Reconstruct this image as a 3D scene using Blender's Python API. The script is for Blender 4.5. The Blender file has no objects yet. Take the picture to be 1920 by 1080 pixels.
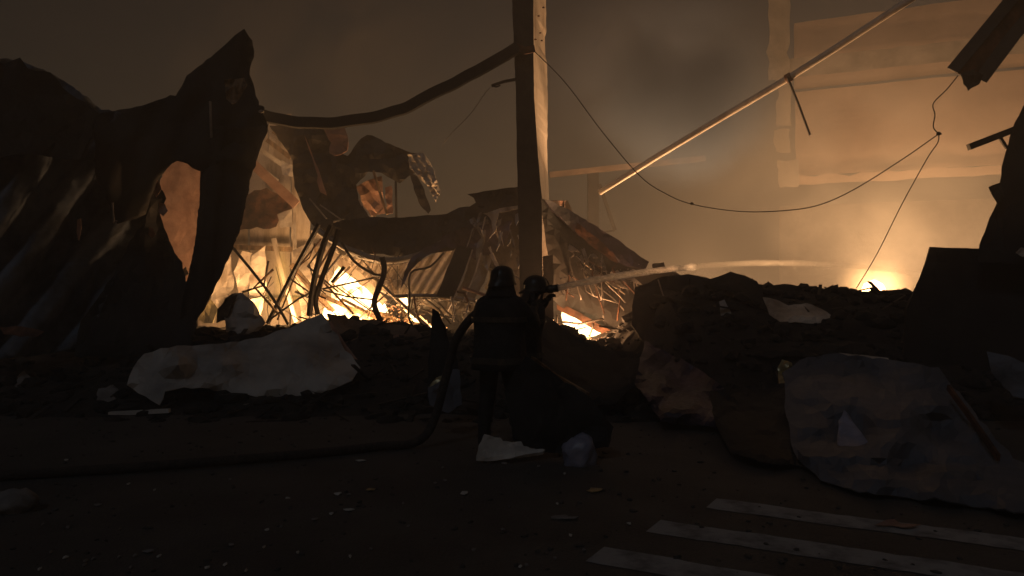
import bpy, bmesh, math, random
from mathutils import Vector, Matrix, noise
from mathutils.geometry import delaunay_2d_cdt
S = bpy.context.scene
C = S.collection
R = math.radians

# ------------------------------------------------------------------ camera, night sky, moonlight, exposure
F, EYE = 1490.0, 1.6                      # focal length in photo pixels, eye height
cam = bpy.data.cameras.new('camera')
cam.sensor_width = 36.0
cam.lens = F / 1920 * 36
cam.clip_end = 600
co = bpy.data.objects.new('camera', cam)
co.location = (0, 0, EYE)
co.rotation_euler = (R(90), 0, 0)
C.objects.link(co)
S.camera = co

W = bpy.data.worlds.new('World')
S.world = W
W.use_nodes = True
wn = W.node_tree
bg = wn.nodes['Background']
sky = wn.nodes.new('ShaderNodeTexSky')
sky.sky_type = 'NISHITA'
sky.sun_disc = False
sky.sun_elevation = R(3.0)
sky.sun_rotation = R(205)
wn.links.new(sky.outputs[0], bg.inputs[0])
bg.inputs[1].default_value = 0.005       # night: the sky is all but black

moon = bpy.data.lights.new('moonlight', 'SUN')
moon.energy = 0.085
moon.angle = R(8)
moon.color = (0.80, 0.88, 1.0)
mo = bpy.data.objects.new('moonlight', moon)
mo.rotation_euler = (R(44), 0, R(-28))    # from behind the camera, over its shoulder
mo.location = (-10, -10, 30)
C.objects.link(mo)

S.view_settings.view_transform = 'Standard'
S.view_settings.look = 'None'
S.view_settings.exposure = 0.0
S.view_settings.gamma = 1.0
S.view_settings.use_curve_mapping = False
cy = S.cycles
S.render.engine = 'CYCLES'
cy.use_denoising = True
cy.max_bounces = 5
cy.diffuse_bounces = 3
cy.glossy_bounces = 2
cy.transmission_bounces = 3
cy.volume_bounces = 2
cy.transparent_max_bounces = 8
cy.sample_clamp_indirect = 0.35
cy.volume_step_rate = 1.0
cy.volume_max_steps = 64

# ------------------------------------------------------------------ helpers
rnd = random.Random(11)
def at(px, py, d):
    """The point d metres out that the photograph shows at pixel (px, py)."""
    return Vector(((px - 960) / F * d, d, EYE - (py - 540) / F * d))

def nz(p, s, seed=0.0):
    return noise.noise(Vector((p[0] * s + seed * 7.13, p[1] * s + seed * 3.7, p[2] * s - seed * 5.1)))

def tag(o, label=None, cat=None, group=None, kind=None):
    if label: o['label'] = label
    if cat: o['category'] = cat
    if group: o['group'] = group
    if kind: o['kind'] = kind
    return o

def empty(name, loc, label=None, cat=None, group=None, kind=None):
    o = bpy.data.objects.new(name, None)
    o.empty_display_size = 0.2
    o.location = loc
    C.objects.link(o)
    return tag(o, label, cat, group, kind)

def wloc(o):
    v = Vector((0, 0, 0))
    while o is not None:
        v += o.location
        o = o.parent
    return v

def link(name, verts, faces, mat, parent=None, smooth=False, mats=None, midx=None):
    vs = [Vector(v) for v in verts]
    if parent is None:
        n = max(1, len(vs))
        org = Vector((sum(v.x for v in vs) / n, sum(v.y for v in vs) / n, min(v.z for v in vs)))
    else:
        org = wloc(parent)
    me = bpy.data.meshes.new(name)
    me.from_pydata([v - org for v in vs], [], faces)
    for m in (mats or [mat]):
        me.materials.append(m)
    if smooth:
        me.polygons.foreach_set('use_smooth', [True] * len(me.polygons))
    if midx:
        me.polygons.foreach_set('material_index', midx)
    me.update()
    o = bpy.data.objects.new(name, me)
    C.objects.link(o)
    if parent is None:
        o.location = org
    else:
        o.parent = parent
    return o

def inside(p, poly):
    x, y = p
    r = False
    j = len(poly) - 1
    for i in range(len(poly)):
        xi, yi = poly[i][0], poly[i][1]
        xj, yj = poly[j][0], poly[j][1]
        if (yi > y) != (yj > y) and x < (xj - xi) * (y - yi) / (yj - yi + 1e-12) + xi:
            r = not r
        j = i
    return r

def segdist(p, a, b):
    ax, ay = a; bx, by = b
    dx, dy = bx - ax, by - ay
    t = max(0, min(1, ((p[0] - ax) * dx + (p[1] - ay) * dy) / (dx * dx + dy * dy + 1e-9)))
    return math.hypot(p[0] - ax - t * dx, p[1] - ay - t * dy)

def ridged(p, s, seed):
    a = 1 - 2 * abs(nz(p, s, seed))
    b = 1 - 2 * abs(nz(p, s * 2.1, seed + 3))
    c = nz(p, s * 5, seed + 5)
    return (a - 0.6) + 0.45 * (b - 0.6) + 0.16 * c

def sheet(name, pts, mat, parent=None, ctrl=(), step=14, crum=0.05, cs=1.1, corr=None, jag=3.0,
          thick=0.008, seed=0.0, smooth=False, jit=.28, rim=0):
    """A torn, bent sheet: its rim is given by points at their own distances, its inside is bent, creased
    and corrugated, and it has two faces and an edge."""
    corr2 = corr[4] if corr and len(corr) > 4 else None
    known = [(p[0], p[1], p[2]) for p in pts] + list(ctrl)
    out, odep = [], []
    n = len(pts)
    for i in range(n):
        a, b = pts[i], pts[(i + 1) % n]
        L = math.hypot(b[0] - a[0], b[1] - a[1])
        k = max(1, int(L / step))
        out.append((a[0], a[1]))
        odep.append((a[0], a[1], a[2]))
        nx, ny = -(b[1] - a[1]) / (L + 1e-6), (b[0] - a[0]) / (L + 1e-6)
        for q in range(1, k):
            t = q / k
            x, y = a[0] + (b[0] - a[0]) * t, a[1] + (b[1] - a[1]) * t
            j = jag * (noise.noise(Vector((x * .045, y * .045, seed * 9.1))) + .6 * noise.noise(Vector((x * .16, y * .16, seed * 4.3))))
            out.append((x + nx * j, y + ny * j))
            odep.append((x + nx * j, y + ny * j, a[2] + (b[2] - a[2]) * t))
    r = random.Random(int(seed * 100) + n)
    xs = [p[0] for p in out]; ys = [p[1] for p in out]
    inn = []
    y = min(ys)
    while y < max(ys):
        x = min(xs)
        while x < max(xs):
            q = (x + r.uniform(-jit, jit) * step, y + r.uniform(-jit, jit) * step)
            if inside(q, out) and min(segdist(q, out[i], out[(i + 1) % len(out)]) for i in range(len(out))) > step * .42:
                inn.append(q)
            x += step
        y += step
    known = odep[::max(1, len(odep) // 60)] + list(ctrl) * 4
    V = [Vector(p) for p in out + inn]
    rc = delaunay_2d_cdt(V, [], [list(range(len(out)))], 1, 1e-4)
    v2, fs = rc[0], rc[2]
    P = []
    for v in v2:
        sw = sd = 0
        for kx, ky, kd in known:
            w = 1 / ((v.x - kx) ** 2 + (v.y - ky) ** 2 + 30.0) ** 1.35
            sw += w; sd += w * kd
        d = sd / sw
        p = at(v.x, v.y, d)
        off = crum * ridged(p, cs, seed)
        if rim: off *= min(1, min(segdist((v.x, v.y), out[i], out[(i + 1) % len(out)]) for i in range(len(out))) / rim)
        if corr:
            ang, per, amp = corr[:3]
            bend = corr[3] if len(corr) > 3 else 0
            ca, sa = math.cos(R(ang)), math.sin(R(ang))
            u = v.x * ca + v.y * sa
            t = -v.x * sa + v.y * ca
            u += bend * (t / 100.0) ** 2 + 6 * noise.noise(Vector((v.x * .012, v.y * .012, seed)))
            ph = (u / per) % 1.0
            w = abs(2 * ph - 1) * 2 - 1
            off += amp * max(-.6, min(.6, w * 1.5))
            if corr2:
                w2 = abs(2 * ((u / corr2[0]) % 1.0) - 1) * 2 - 1
                off += corr2[1] * max(-.5, min(.5, w2 * 1.6))
        p += (p - Vector((0, 0, EYE))).normalized() * off
        if p.y < 9.2: p.z = max(p.z, .02 + .012 * nz(p, 5, seed))
        P.append(p)
    bm = bmesh.new()
    bv = [bm.verts.new(p) for p in P]
    for f in fs:
        try: bm.faces.new([bv[i] for i in f])
        except ValueError: pass
    for v in [v for v in bm.verts if not v.link_faces]: bm.verts.remove(v)
    bmesh.ops.recalc_face_normals(bm, faces=bm.faces)
    bmesh.ops.solidify(bm, geom=bm.faces[:], thickness=thick)
    vs = [v.co.copy() for v in bm.verts]
    bm.verts.index_update()
    fc = [[v.index for v in f.verts] for f in bm.faces]
    bm.free()
    return link(name, vs, fc, mat, parent, smooth)

def sweep_data(path, prof, radii=None, close=True, twist=0.0, up0=Vector((0, 0, 1))):
    n = len(path)
    vs, fs = [], []
    up = up0.copy()
    for i, p in enumerate(path):
        t = (path[min(i + 1, n - 1)] - path[max(i - 1, 0)]).normalized()
        s = t.cross(up)
        if s.length < 1e-4: s = t.cross(Vector((1, 0, .1)))
        s.normalize()
        up = s.cross(t).normalized()
        k = radii[i] if radii else 1.0
        a = twist * i
        for (u, v) in prof:
            uu, vv = u * math.cos(a) - v * math.sin(a), u * math.sin(a) + v * math.cos(a)
            vs.append(p + s * uu * k + up * vv * k)
    m = len(prof)
    for i in range(n - 1):
        for j in range(m):
            fs.append([i * m + j, i * m + (j + 1) % m, (i + 1) * m + (j + 1) % m, (i + 1) * m + j])
    if close:
        fs.append(list(range(m))[::-1])
        fs.append([(n - 1) * m + j for j in range(m)])
    return vs, fs

def circ(r, n=8):
    return [(r * math.cos(2 * math.pi * k / n), r * math.sin(2 * math.pi * k / n)) for k in range(n)]
def rect(w, h):
    return [(-w / 2, -h / 2), (w / 2, -h / 2), (w / 2, h / 2), (-w / 2, h / 2)]
def chan(w, h, t):
    return [(-w / 2, -h / 2), (w / 2, -h / 2), (w / 2, -h / 2 + t), (-w / 2 + t, -h / 2 + t), (-w / 2 + t, h / 2 - t),
            (w / 2, h / 2 - t), (w / 2, h / 2), (-w / 2, h / 2)]
def ibeam(w, h, t):
    a, b, c = w / 2, h / 2, t / 2
    return [(-a, -b), (a, -b), (a, -b + t), (c, -b + t), (c, b - t), (a, b - t), (a, b), (-a, b), (-a, b - t), (-c, b - t), (-c, -b + t), (-a, -b + t)]
def ell(a, b, n=14, p=1.0):
    o = []
    for k in range(n):
        c, s = math.cos(2 * math.pi * k / n), math.sin(2 * math.pi * k / n)
        o.append((a * math.copysign(abs(c) ** p, c), b * math.copysign(abs(s) ** p, s)))
    return o

def smooth_path(pts, per=6):
    o = []
    n = len(pts)
    for i in range(n - 1):
        p0, p1, p2, p3 = pts[max(i - 1, 0)], pts[i], pts[i + 1], pts[min(i + 2, n - 1)]
        for k in range(per):
            t = k / per
            o.append(.5 * ((2 * p1) + (p2 - p0) * t + (2 * p0 - 5 * p1 + 4 * p2 - p3) * t * t + (3 * p1 - p0 - 3 * p2 + p3) * t ** 3))
    o.append(pts[-1].copy())
    return o

def bar(name, px, prof, mat, parent=None, curve=0, wob=0.0, seed=0, smooth=False, twist=0.0, radii=None):
    pts = [at(*p) for p in px]
    if curve: pts = smooth_path(pts, curve)
    if wob:
        for i, p in enumerate(pts):
            if 0 < i < len(pts) - 1:
                pts[i] = p + Vector((nz(p, 2.3, seed), nz(p, 2.1, seed + 2), nz(p, 2.6, seed + 4))) * wob
    vs, fs = sweep_data(pts, prof, radii=radii, twist=twist)
    return link(name, vs, fs, mat, parent, smooth)

def box_data(c, sx, sy, sz, rot=None):
    vs = []
    for x in (-1, 1):
        for y in (-1, 1):
            for z in (-1, 1):
                v = Vector((x * sx / 2, y * sy / 2, z * sz / 2))
                if rot: v = rot @ v
                vs.append(v + c)
    return vs, [[0, 1, 3, 2], [4, 6, 7, 5], [0, 4, 5, 1], [2, 3, 7, 6], [0, 2, 6, 4], [1, 5, 7, 3]]

def merge(*ds):
    V, Fs = [], []
    for v, f in ds:
        o = len(V)
        V += v
        Fs += [[i + o for i in q] for q in f]
    return V, Fs

def rock_data(c, r, seed, flat=.7, n=2):
    bm = bmesh.new()
    bmesh.ops.create_icosphere(bm, subdivisions=n, radius=1)
    vs = []
    for v in bm.verts:
        p = v.co.normalized()
        k = r * (1 + .34 * nz(p, 1.3, seed) + .25 * nz(p, 2.9, seed + 1))
        vs.append(Vector((p.x * k * 1.15, p.y * k, p.z * k * flat)) + c)
    bm.verts.index_update()
    fs = [[v.index for v in f.verts] for f in bm.faces]
    bm.free()
    return vs, fs

# ------------------------------------------------------------------ materials
def nmat(name):
    m = bpy.data.materials.new(name)
    m.use_nodes = True
    nt = m.node_tree
    return m, nt, nt.nodes['Principled BSDF']

def surf(name, c1, c2, rough=.6, metal=0.0, scale=3.0, bump=.25, bscale=18.0, c3=None, pos=(.38, .66), stretch=(1, 1, 1), fine=None, spec=.5):
    """Two or three tones mixed by fractal noise, with relief and uneven gloss."""
    m, nt, b = nmat(name)
    L = nt.links.new
    tc = nt.nodes.new('ShaderNodeTexCoord')
    mp = nt.nodes.new('ShaderNodeMapping')
    mp.inputs['Scale'].default_value = stretch
    L(tc.outputs['Object'], mp.inputs[0])
    n1 = nt.nodes.new('ShaderNodeTexNoise')
    n1.inputs['Scale'].default_value = scale
    n1.inputs['Detail'].default_value = 7
    n1.inputs['Roughness'].default_value = .62
    L(mp.outputs[0], n1.inputs['Vector'])
    cr = nt.nodes.new('ShaderNodeValToRGB')
    e = cr.color_ramp.elements
    e[0].position, e[1].position = pos
    e[0].color = (*c1, 1); e[1].color = (*c2, 1)
    if c3:
        k = e.new(pos[1] + .12)
        k.color = (*c3, 1)
    L(n1.outputs['Fac'], cr.inputs[0])
    L(cr.outputs[0], b.inputs['Base Color'])
    n2 = nt.nodes.new('ShaderNodeTexNoise')
    n2.inputs['Scale'].default_value = bscale
    n2.inputs['Detail'].default_value = 6
    L(mp.outputs[0], n2.inputs['Vector'])
    bp = nt.nodes.new('ShaderNodeBump')
    bp.inputs['Strength'].default_value = bump
    bp.inputs['Distance'].default_value = .02
    L(n2.outputs['Fac'], bp.inputs['Height'])
    L(bp.outputs[0], b.inputs['Normal'])
    mr = nt.nodes.new('ShaderNodeMapRange')
    mr.inputs['To Min'].default_value = max(.05, rough - .15)
    mr.inputs['To Max'].default_value = min(1, rough + .2)
    L(n2.outputs['Fac'], mr.inputs['Value'])
    L(mr.outputs[0], b.inputs['Roughness'])
    b.inputs['Metallic'].default_value = metal
    b.inputs['Specular IOR Level'].default_value = spec
    return m

def emis(name, c_lo, c_hi, s_lo, s_hi, scale=3.0):
    m, nt, b = nmat(name)
    L = nt.links.new
    tc = nt.nodes.new('ShaderNodeTexCoord')
    n1 = nt.nodes.new('ShaderNodeTexNoise')
    n1.inputs['Scale'].default_value = scale
    n1.inputs['Detail'].default_value = 6
    n1.inputs['Distortion'].default_value = .8
    L(tc.outputs['Object'], n1.inputs['Vector'])
    cr = nt.nodes.new('ShaderNodeValToRGB')
    e = cr.color_ramp.elements
    e[0].position, e[1].position = .33, .6
    e[0].color = (*c_lo, 1); e[1].color = (*c_hi, 1)
    L(n1.outputs['Fac'], cr.inputs[0])
    mr = nt.nodes.new('ShaderNodeMapRange')
    mr.inputs['From Min'].default_value = .36; mr.inputs['From Max'].default_value = .62
    mr.inputs['To Min'].default_value = s_lo; mr.inputs['To Max'].default_value = s_hi
    L(n1.outputs['Fac'], mr.inputs['Value'])
    b.inputs['Base Color'].default_value = (.02, .015, .01, 1)
    L(cr.outputs[0], b.inputs['Emission Color'])
    L(mr.outputs[0], b.inputs['Emission Strength'])
    return m

def volmat(name, color, density, anis=0.0, nscale=None, lo=.4, hi=.7, absorb=None, emit=None, radial=True, stretch=(1, 1, 1)):
    """Smoke, spray and flame as volumes; the density fades towards the rim of the object's own bounds."""
    m = bpy.data.materials.new(name)
    m.use_nodes = True
    nt = m.node_tree
    L = nt.links.new
    for n in list(nt.nodes):
        if n.type == 'BSDF_PRINCIPLED': nt.nodes.remove(n)
    out = [n for n in nt.nodes if n.type == 'OUTPUT_MATERIAL'][0]
    pv = nt.nodes.new('ShaderNodeVolumePrincipled')
    pv.inputs['Color'].default_value = (*color, 1)
    pv.inputs['Anisotropy'].default_value = anis
    pv.inputs['Density'].default_value = density
    if absorb: pv.inputs['Absorption Color'].default_value = (*absorb, 1)
    L(pv.outputs[0], out.inputs['Volume'])
    if nscale:
        tc = nt.nodes.new('ShaderNodeTexCoord')
        mp = nt.nodes.new('ShaderNodeMapping')
        mp.inputs['Scale'].default_value = stretch
        L(tc.outputs['Object'], mp.inputs[0])
        n1 = nt.nodes.new('ShaderNodeTexNoise')
        n1.inputs['Scale'].default_value = nscale
        n1.inputs['Detail'].default_value = 4
        n1.inputs['Distortion'].default_value = .6
        L(mp.outputs[0], n1.inputs['Vector'])
        mr = nt.nodes.new('ShaderNodeMapRange')
        mr.interpolation_type = 'SMOOTHSTEP'
        mr.inputs['From Min'].default_value = lo; mr.inputs['From Max'].default_value = hi
        mr.inputs['To Max'].default_value = 1.0
        L(n1.outputs['Fac'], mr.inputs['Value'])
        last = mr.outputs[0]
        if radial:
            g = nt.nodes.new('ShaderNodeVectorMath'); g.operation = 'MULTIPLY_ADD'
            L(tc.outputs['Generated'], g.inputs[0])
            g.inputs[1].default_value = (2, 2, 2); g.inputs[2].default_value = (-1, -1, -1)
            ln = nt.nodes.new('ShaderNodeVectorMath'); ln.operation = 'LENGTH'
            L(g.outputs[0], ln.inputs[0])
            m2 = nt.nodes.new('ShaderNodeMapRange')
            m2.interpolation_type = 'SMOOTHSTEP'
            m2.inputs['From Min'].default_value = 1.0; m2.inputs['From Max'].default_value = .15
            m2.inputs['To Min'].default_value = 0; m2.inputs['To Max'].default_value = 1
            L(ln.outputs['Value'], m2.inputs['Value'])
            mu = nt.nodes.new('ShaderNodeMath'); mu.operation = 'MULTIPLY'
            L(last, mu.inputs[0]); L(m2.outputs[0], mu.inputs[1])
            last = mu.outputs[0]
        m3 = nt.nodes.new('ShaderNodeMath'); m3.operation = 'MULTIPLY'
        L(last, m3.inputs[0]); m3.inputs[1].default_value = density
        L(m3.outputs[0], pv.inputs['Density'])
        if emit:
            m4 = nt.nodes.new('ShaderNodeMath'); m4.operation = 'MULTIPLY'
            L(last, m4.inputs[0]); m4.inputs[1].default_value = emit[1]
            L(m4.outputs[0], pv.inputs['Emission Strength'])
            pv.inputs['Emission Color'].default_value = (*emit[0], 1)
    return m

M = dict(
    asphalt=surf('asphalt', (.055, .05, .047), (.09, .083, .078), .75, scale=1.1, bump=.7, bscale=55, c3=(.10, .09, .085)),
    rubble=surf('rubble_soil', (.010, .009, .008), (.035, .030, .027), .9, scale=2.5, bump=.9, bscale=14, c3=(.07, .06, .055)),
    paint=surf('road_paint', (.14, .14, .14), (.36, .36, .37), .8, scale=5, bump=.4, bscale=40, pos=(.32, .56), spec=.2),
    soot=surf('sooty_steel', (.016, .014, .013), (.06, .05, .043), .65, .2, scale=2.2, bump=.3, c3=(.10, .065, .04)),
    sootsheet=surf('sooty_sheet', (.016, .0155, .016), (.05, .047, .046), .72, .05, spec=.2, scale=1.3, bump=.25, bscale=10, pos=(.3, .8)),
    blue=surf('faded_blue_sheet', (.06, .068, .085), (.17, .20, .25), .8, .0, spec=.08, scale=1.2, bump=.2, bscale=9, pos=(.4, .62)),
    plum=surf('plum_painted_steel', (.03, .024, .04), (.10, .075, .12), .42, .35, scale=2, bump=.3, c3=(.09, .075, .08)),
    pale=surf('scorched_pale_sheet', (.34, .27, .21), (.66, .60, .53), .5, .1, scale=1.6, bump=.2, bscale=9, pos=(.36, .56), c3=(.70, .65, .58)),
    palew=surf('pale_streaked_sheet', (.22, .16, .11), (.58, .50, .42), .55, .05, scale=1.6, bump=.15, bscale=9, pos=(.30, .52), stretch=(2, 2, .5)),
    zinc=surf('zinc_sheet', (.14, .125, .115), (.42, .385, .35), .42, .3, scale=2.2, bump=.08, bscale=12, pos=(.36, .62), stretch=(1, 1, .6)),
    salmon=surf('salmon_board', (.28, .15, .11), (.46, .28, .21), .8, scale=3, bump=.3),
    timber=surf('scorched_timber', (.09, .055, .03), (.40, .27, .16), .75, scale=3, bump=.6, bscale=20, stretch=(4, 4, .6), c3=(.45, .33, .2)),
    rust=surf('rusty_steel', (.05, .025, .015), (.20, .085, .045), .7, .3, scale=4, bump=.5, c3=(.26, .13, .08)),
    colm=surf('column_paint', (.46, .37, .30), (.70, .62, .54), .65, .05, scale=1.3, bump=.35, bscale=10, pos=(.28, .5), stretch=(2, 2, .6)),
    concrete=surf('concrete', (.17, .145, .12), (.40, .35, .30), .85, scale=.7, bump=.5, bscale=6, pos=(.34, .6)),
    plaster=surf('peach_plaster', (.38, .27, .20), (.56, .42, .33), .85, scale=.35, bump=.4, bscale=5, pos=(.3, .62)),
    tarp=surf('grey_blue_tarp', (.09, .098, .12), (.16, .175, .22), .62, spec=.2, scale=1.1, bump=.35, bscale=7, pos=(.3, .75)),
    tarpw=surf('pale_tarp', (.26, .245, .24), (.50, .48, .46), .6, scale=1.4, bump=.35, bscale=8, pos=(.33, .6)),
    tarpb=surf('lavender_plastic', (.20, .21, .30), (.34, .36, .50), .35, scale=3, bump=.3),
    board=surf('white_board', (.48, .46, .44), (.72, .70, .67), .75, scale=4, bump=.4),
    stone=surf('pale_stone', (.17, .16, .16), (.30, .285, .285), .85, scale=5, bump=.6),
    brown=surf('scorched_brown_slab', (.12, .08, .055), (.30, .20, .14), .8, scale=2.2, bump=.5, bscale=12, pos=(.32, .64)),
    foil=surf('yellow_foil', (.30, .26, .15), (.6, .52, .30), .3, .6, scale=6, bump=.5),
    wire=surf('wire_rubber', (.012, .011, .01), (.03, .025, .022), .6, scale=20, bump=.1),
    coat=surf('turnout_cloth', (.012, .012, .013), (.030, .029, .029), .85, scale=9, bump=.5, bscale=30),
    band=surf('reflective_band', (.04, .038, .034), (.09, .085, .07), .4, .2, scale=14, bump=.2),
    helmet=surf('helmet_shell', (.016, .015, .015), (.04, .037, .035), .4, scale=6, bump=.15),
    skin=surf('skin', (.20, .12, .085), (.30, .19, .14), .6, scale=12, bump=.15),
    glove=surf('glove_leather', (.02, .017, .014), (.05, .042, .034), .75, scale=16, bump=.4),
    hose=surf('hose_jacket', (.025, .02, .018), (.07, .055, .045), .8, scale=20, bump=.5, bscale=90),
    brass=surf('nozzle_metal', (.03, .03, .03), (.09, .08, .07), .4, .7, scale=8, bump=.1),
)
M['glow'] = emis('burning_mass', (1, .42, .10), (1, .72, .34), 2.2, 11.0, 2.6)
M['ember'] = emis('embers', (1, .16, .03), (1, .48, .14), .5, 4.5, 4.0)
M['flame'] = volmat('flame', (1, .6, .2), .02, 0, 1.5, .30, .62, emit=((1, .60, .16), 2.6), stretch=(1, 1, .55))
M['flame_dim'] = volmat('yellow_flame', (1, .6, .2), .02, 0, 1.3, .28, .62, emit=((1, .60, .07), 1.3), stretch=(1, 1, .5))
# ------------------------------------------------------------------ the ground
def grid(name, x0, x1, y0, y1, nx, ny, h, mat, parent=None, smooth=True):
    vs = [Vector((x0 + (x1 - x0) * i / nx, y0 + (y1 - y0) * j / ny, 0)) for j in range(ny + 1) for i in range(nx + 1)]
    for v in vs: v.z = h(v.x, v.y)
    fs = [[j * (nx + 1) + i, j * (nx + 1) + i + 1, (j + 1) * (nx + 1) + i + 1, (j + 1) * (nx + 1) + i] for j in range(ny) for i in range(nx)]
    return link(name, vs, fs, mat, parent, smooth)

def street_h(x, y):
    return .012 * noise.noise(Vector((x * .35, y * .35, 1))) + .006 * noise.noise(Vector((x * 2.1, y * 2.1, 4)))
far = grid('ground', -80, 80, -18, 120, 20, 20, lambda x, y: -.06, M['asphalt'])
tag(far, kind='structure')
st = grid('street', -14, 14, -3, 13, 150, 90, street_h, M['asphalt'])
tag(st, kind='structure')

RIDGE = [(-400, 655), (0, 650), (240, 648), (360, 628), (480, 628), (600, 608), (700, 610), (790, 624), (845, 645), (895, 640), (930, 598), (1012, 598), (1060, 622), (1120, 654),
         (1155, 650), (1195, 610), (1240, 548), (1330, 537), (1450, 545), (1600, 553), (1700, 557), (1900, 575), (2500, 600)]
def ss(a, b, x):
    t = max(0, min(1, (x - a) / (b - a)))
    return t * t * (3 - 2 * t)
def ridge_z(x):
    px = 960 + x * F / 13.5
    for (a, ya), (b, yb) in zip(RIDGE, RIDGE[1:]):
        if a <= px <= b:
            t = (px - a) / (b - a)
            return EYE - (ya + (yb - ya) * t - 540) / F * 13.5
    return .3
def mound_h(x, y):
    r = ridge_z(x)
    up = ss(9.3 + .6 * noise.noise(Vector((x * .4, 0, 2))), 13.3, y)
    z = r * up
    if y > 14:
        z = r + (min(r, .62) - r) * ss(14, 18.5, y)
    p = Vector((x, y, 0))
    a = .11 * (1 - 2 * abs(noise.noise(p * .9))) + .07 * (1 - 2 * abs(noise.noise(p * 2.2 + Vector((3, 1, 0))))) + .03 * noise.noise(p * 6)
    return z + (a - .06) * up * (1 if y < 12.8 else .75) - .05
mound = grid('rubble_mound', -15, 17, 9, 34, 210, 130, mound_h, M['rubble'], smooth=False)
tag(mound, kind='structure')

# crossing stripes: worn paint 4 mm above the asphalt
def stripe(a, b, w, seed):
    a, b = Vector(a), Vector(b)
    d = (b - a).normalized(); s = Vector((-d.y, d.x))
    n, m = 46, 5
    vs = []
    for i in range(n + 1):
        for j in range(m + 1):
            q = a + (b - a) * (i / n) + s * w * (j / m - .5)
            e = .018 * noise.noise(Vector((q.x * 9, q.y * 9, seed)))
            if j in (0, m): q = q + s * e
            vs.append(Vector((q.x, q.y, street_h(q.x, q.y) + .004)))
    fs = [[i * (m + 1) + j, (i + 1) * (m + 1) + j, (i + 1) * (m + 1) + j + 1, i * (m + 1) + j + 1] for i in range(n) for j in range(m)]
    return tag(link('crossing_stripe', vs, fs, M['paint'], None, True), kind='structure')
for k, (a, b) in enumerate([((1.48, 5.90), (4.9, 3.97)), ((.95, 5.34), (4.4, 3.40)), ((.50, 4.78), (4.0, 2.80)), ((.02, 4.22), (3.6, 2.2))]):
    stripe(a, b, .29, k)

# ------------------------------------------------------------------ the air: haze, smoke
HZ = 0.0085
hm = volmat('haze', (.92, .90, .88), HZ)
hv, hf = box_data(Vector((0, 50, 5.5)), 170, 146, 14.2)
haze = tag(link('haze', hv, hf, hm), kind='stuff')

def puff(name, c, r, mat, label=None):
    bm = bmesh.new()
    bmesh.ops.create_icosphere(bm, subdivisions=3, radius=1)
    vs = [Vector((v.co.x * r[0], v.co.y * r[1], v.co.z * r[2])) + c for v in bm.verts]
    bm.verts.index_update()
    fs = [[v.index for v in f.verts] for f in bm.faces]
    bm.free()
    return tag(link(name, vs, fs, mat, None, True), kind='stuff')
dark = volmat('dark_smoke', (.20, .26, .36), 2.0, 0, .42, .26, .60)
puff('smoke', at(1285, 195, 18.5), (2.5, 1.8, 2.2), dark)
puff('smoke', at(1120, 70, 24), (3.4, 2.5, 3.0), volmat('brown_smoke', (.22, .2, .19), .13, 0, .3, .36, .68))
veil = volmat('pale_smoke', (.85, .8, .72), .30, 0, .55, .36, .68)
puff('smoke', at(468, 300, 12.5), (.6, .5, 1.1), veil)
puff('smoke', at(430, 170, 13.6), (1.3, .8, 1.2), volmat('top_smoke', (.6, .56, .52), .42, 0, .8, .34, .66))
puff('smoke', at(1230, 150, 27), (4.6, 3.0, 4.2), volmat('cool_smoke', (.42, .52, .70), .5, 0, .30, .30, .68))
puff('smoke', at(620, 90, 24), (5.5, 3.0, 3.2), volmat('drifting_smoke', (.40, .37, .34), .16, 0, .38, .38, .66))
puff('smoke', Vector((.2, 11.2, 1.5)), (3.6, 2.4, 1.9), volmat('added_glow_veil', (.85, .8, .74), .075, 0, .5, .25, .65))  # puff added to veil the firefighters in spread firelight
puff('smoke', at(610, 530, 17.0), (2.0, 1.2, 1.3), volmat('added_glow_bleed', (.9, .75, .55), .13, 0, .7, .30, .66))  # puff added so the glow bleeds out around the fire
puff('smoke', at(500, 270, 17.5), (1.2, 1.0, 1.5), volmat('fire_smoke', (.8, .7, .6), .16, 0, .6, .34, .66))
puff('smoke', at(1640, 536, 26.2), (1.5, .8, 1.1), volmat('added_halo', (.95, .85, .65), .30, 0, .9, .20, .6))  # puff added as a glowing halo for the far fireball
glowsmoke = volmat('lit_smoke', (.9, .86, .8), .19, 0, .24, .30, .70)
puff('smoke', at(1640, 330, 25), (8.0, 4.5, 5.0), glowsmoke)

# ------------------------------------------------------------------ fires
def flame_data(c, r, h, seed):
    n, m = 14, 12
    vs = []
    for i in range(n + 1):
        t = i / n
        k = r * (math.sin(math.pi * min(1, .12 + t * .88)) ** .8) * (1 - .45 * t) + .004
        cx = c.x + .28 * r * noise.noise(Vector((t * 2.3, seed, 0))) * t * 3
        for j in range(m):
            a = 2 * math.pi * j / m
            kk = k * (1 + .35 * noise.noise(Vector((math.cos(a) * 1.2, math.sin(a) * 1.2, t * 3 + seed))))
            vs.append(Vector((cx + kk * math.cos(a), c.y + kk * math.sin(a) * .8, c.z + h * t)))
    fs = [[i * m + j, i * m + (j + 1) % m, (i + 1) * m + (j + 1) % m, (i + 1) * m + j] for i in range(n) for j in range(m)]
    fs += [list(range(m))[::-1], [n * m + j for j in range(m)]]
    return vs, fs

def lamp(name, p, energy, radius, color, parent):
    l = bpy.data.lights.new(name, 'POINT')
    l.energy = energy; l.shadow_soft_size = radius; l.color = color
    o = bpy.data.objects.new(name, l)
    C.objects.link(o)
    o.parent = parent
    o.location = p - wloc(parent)
    return o
FIRE = (1.0, .50, .19)

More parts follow.
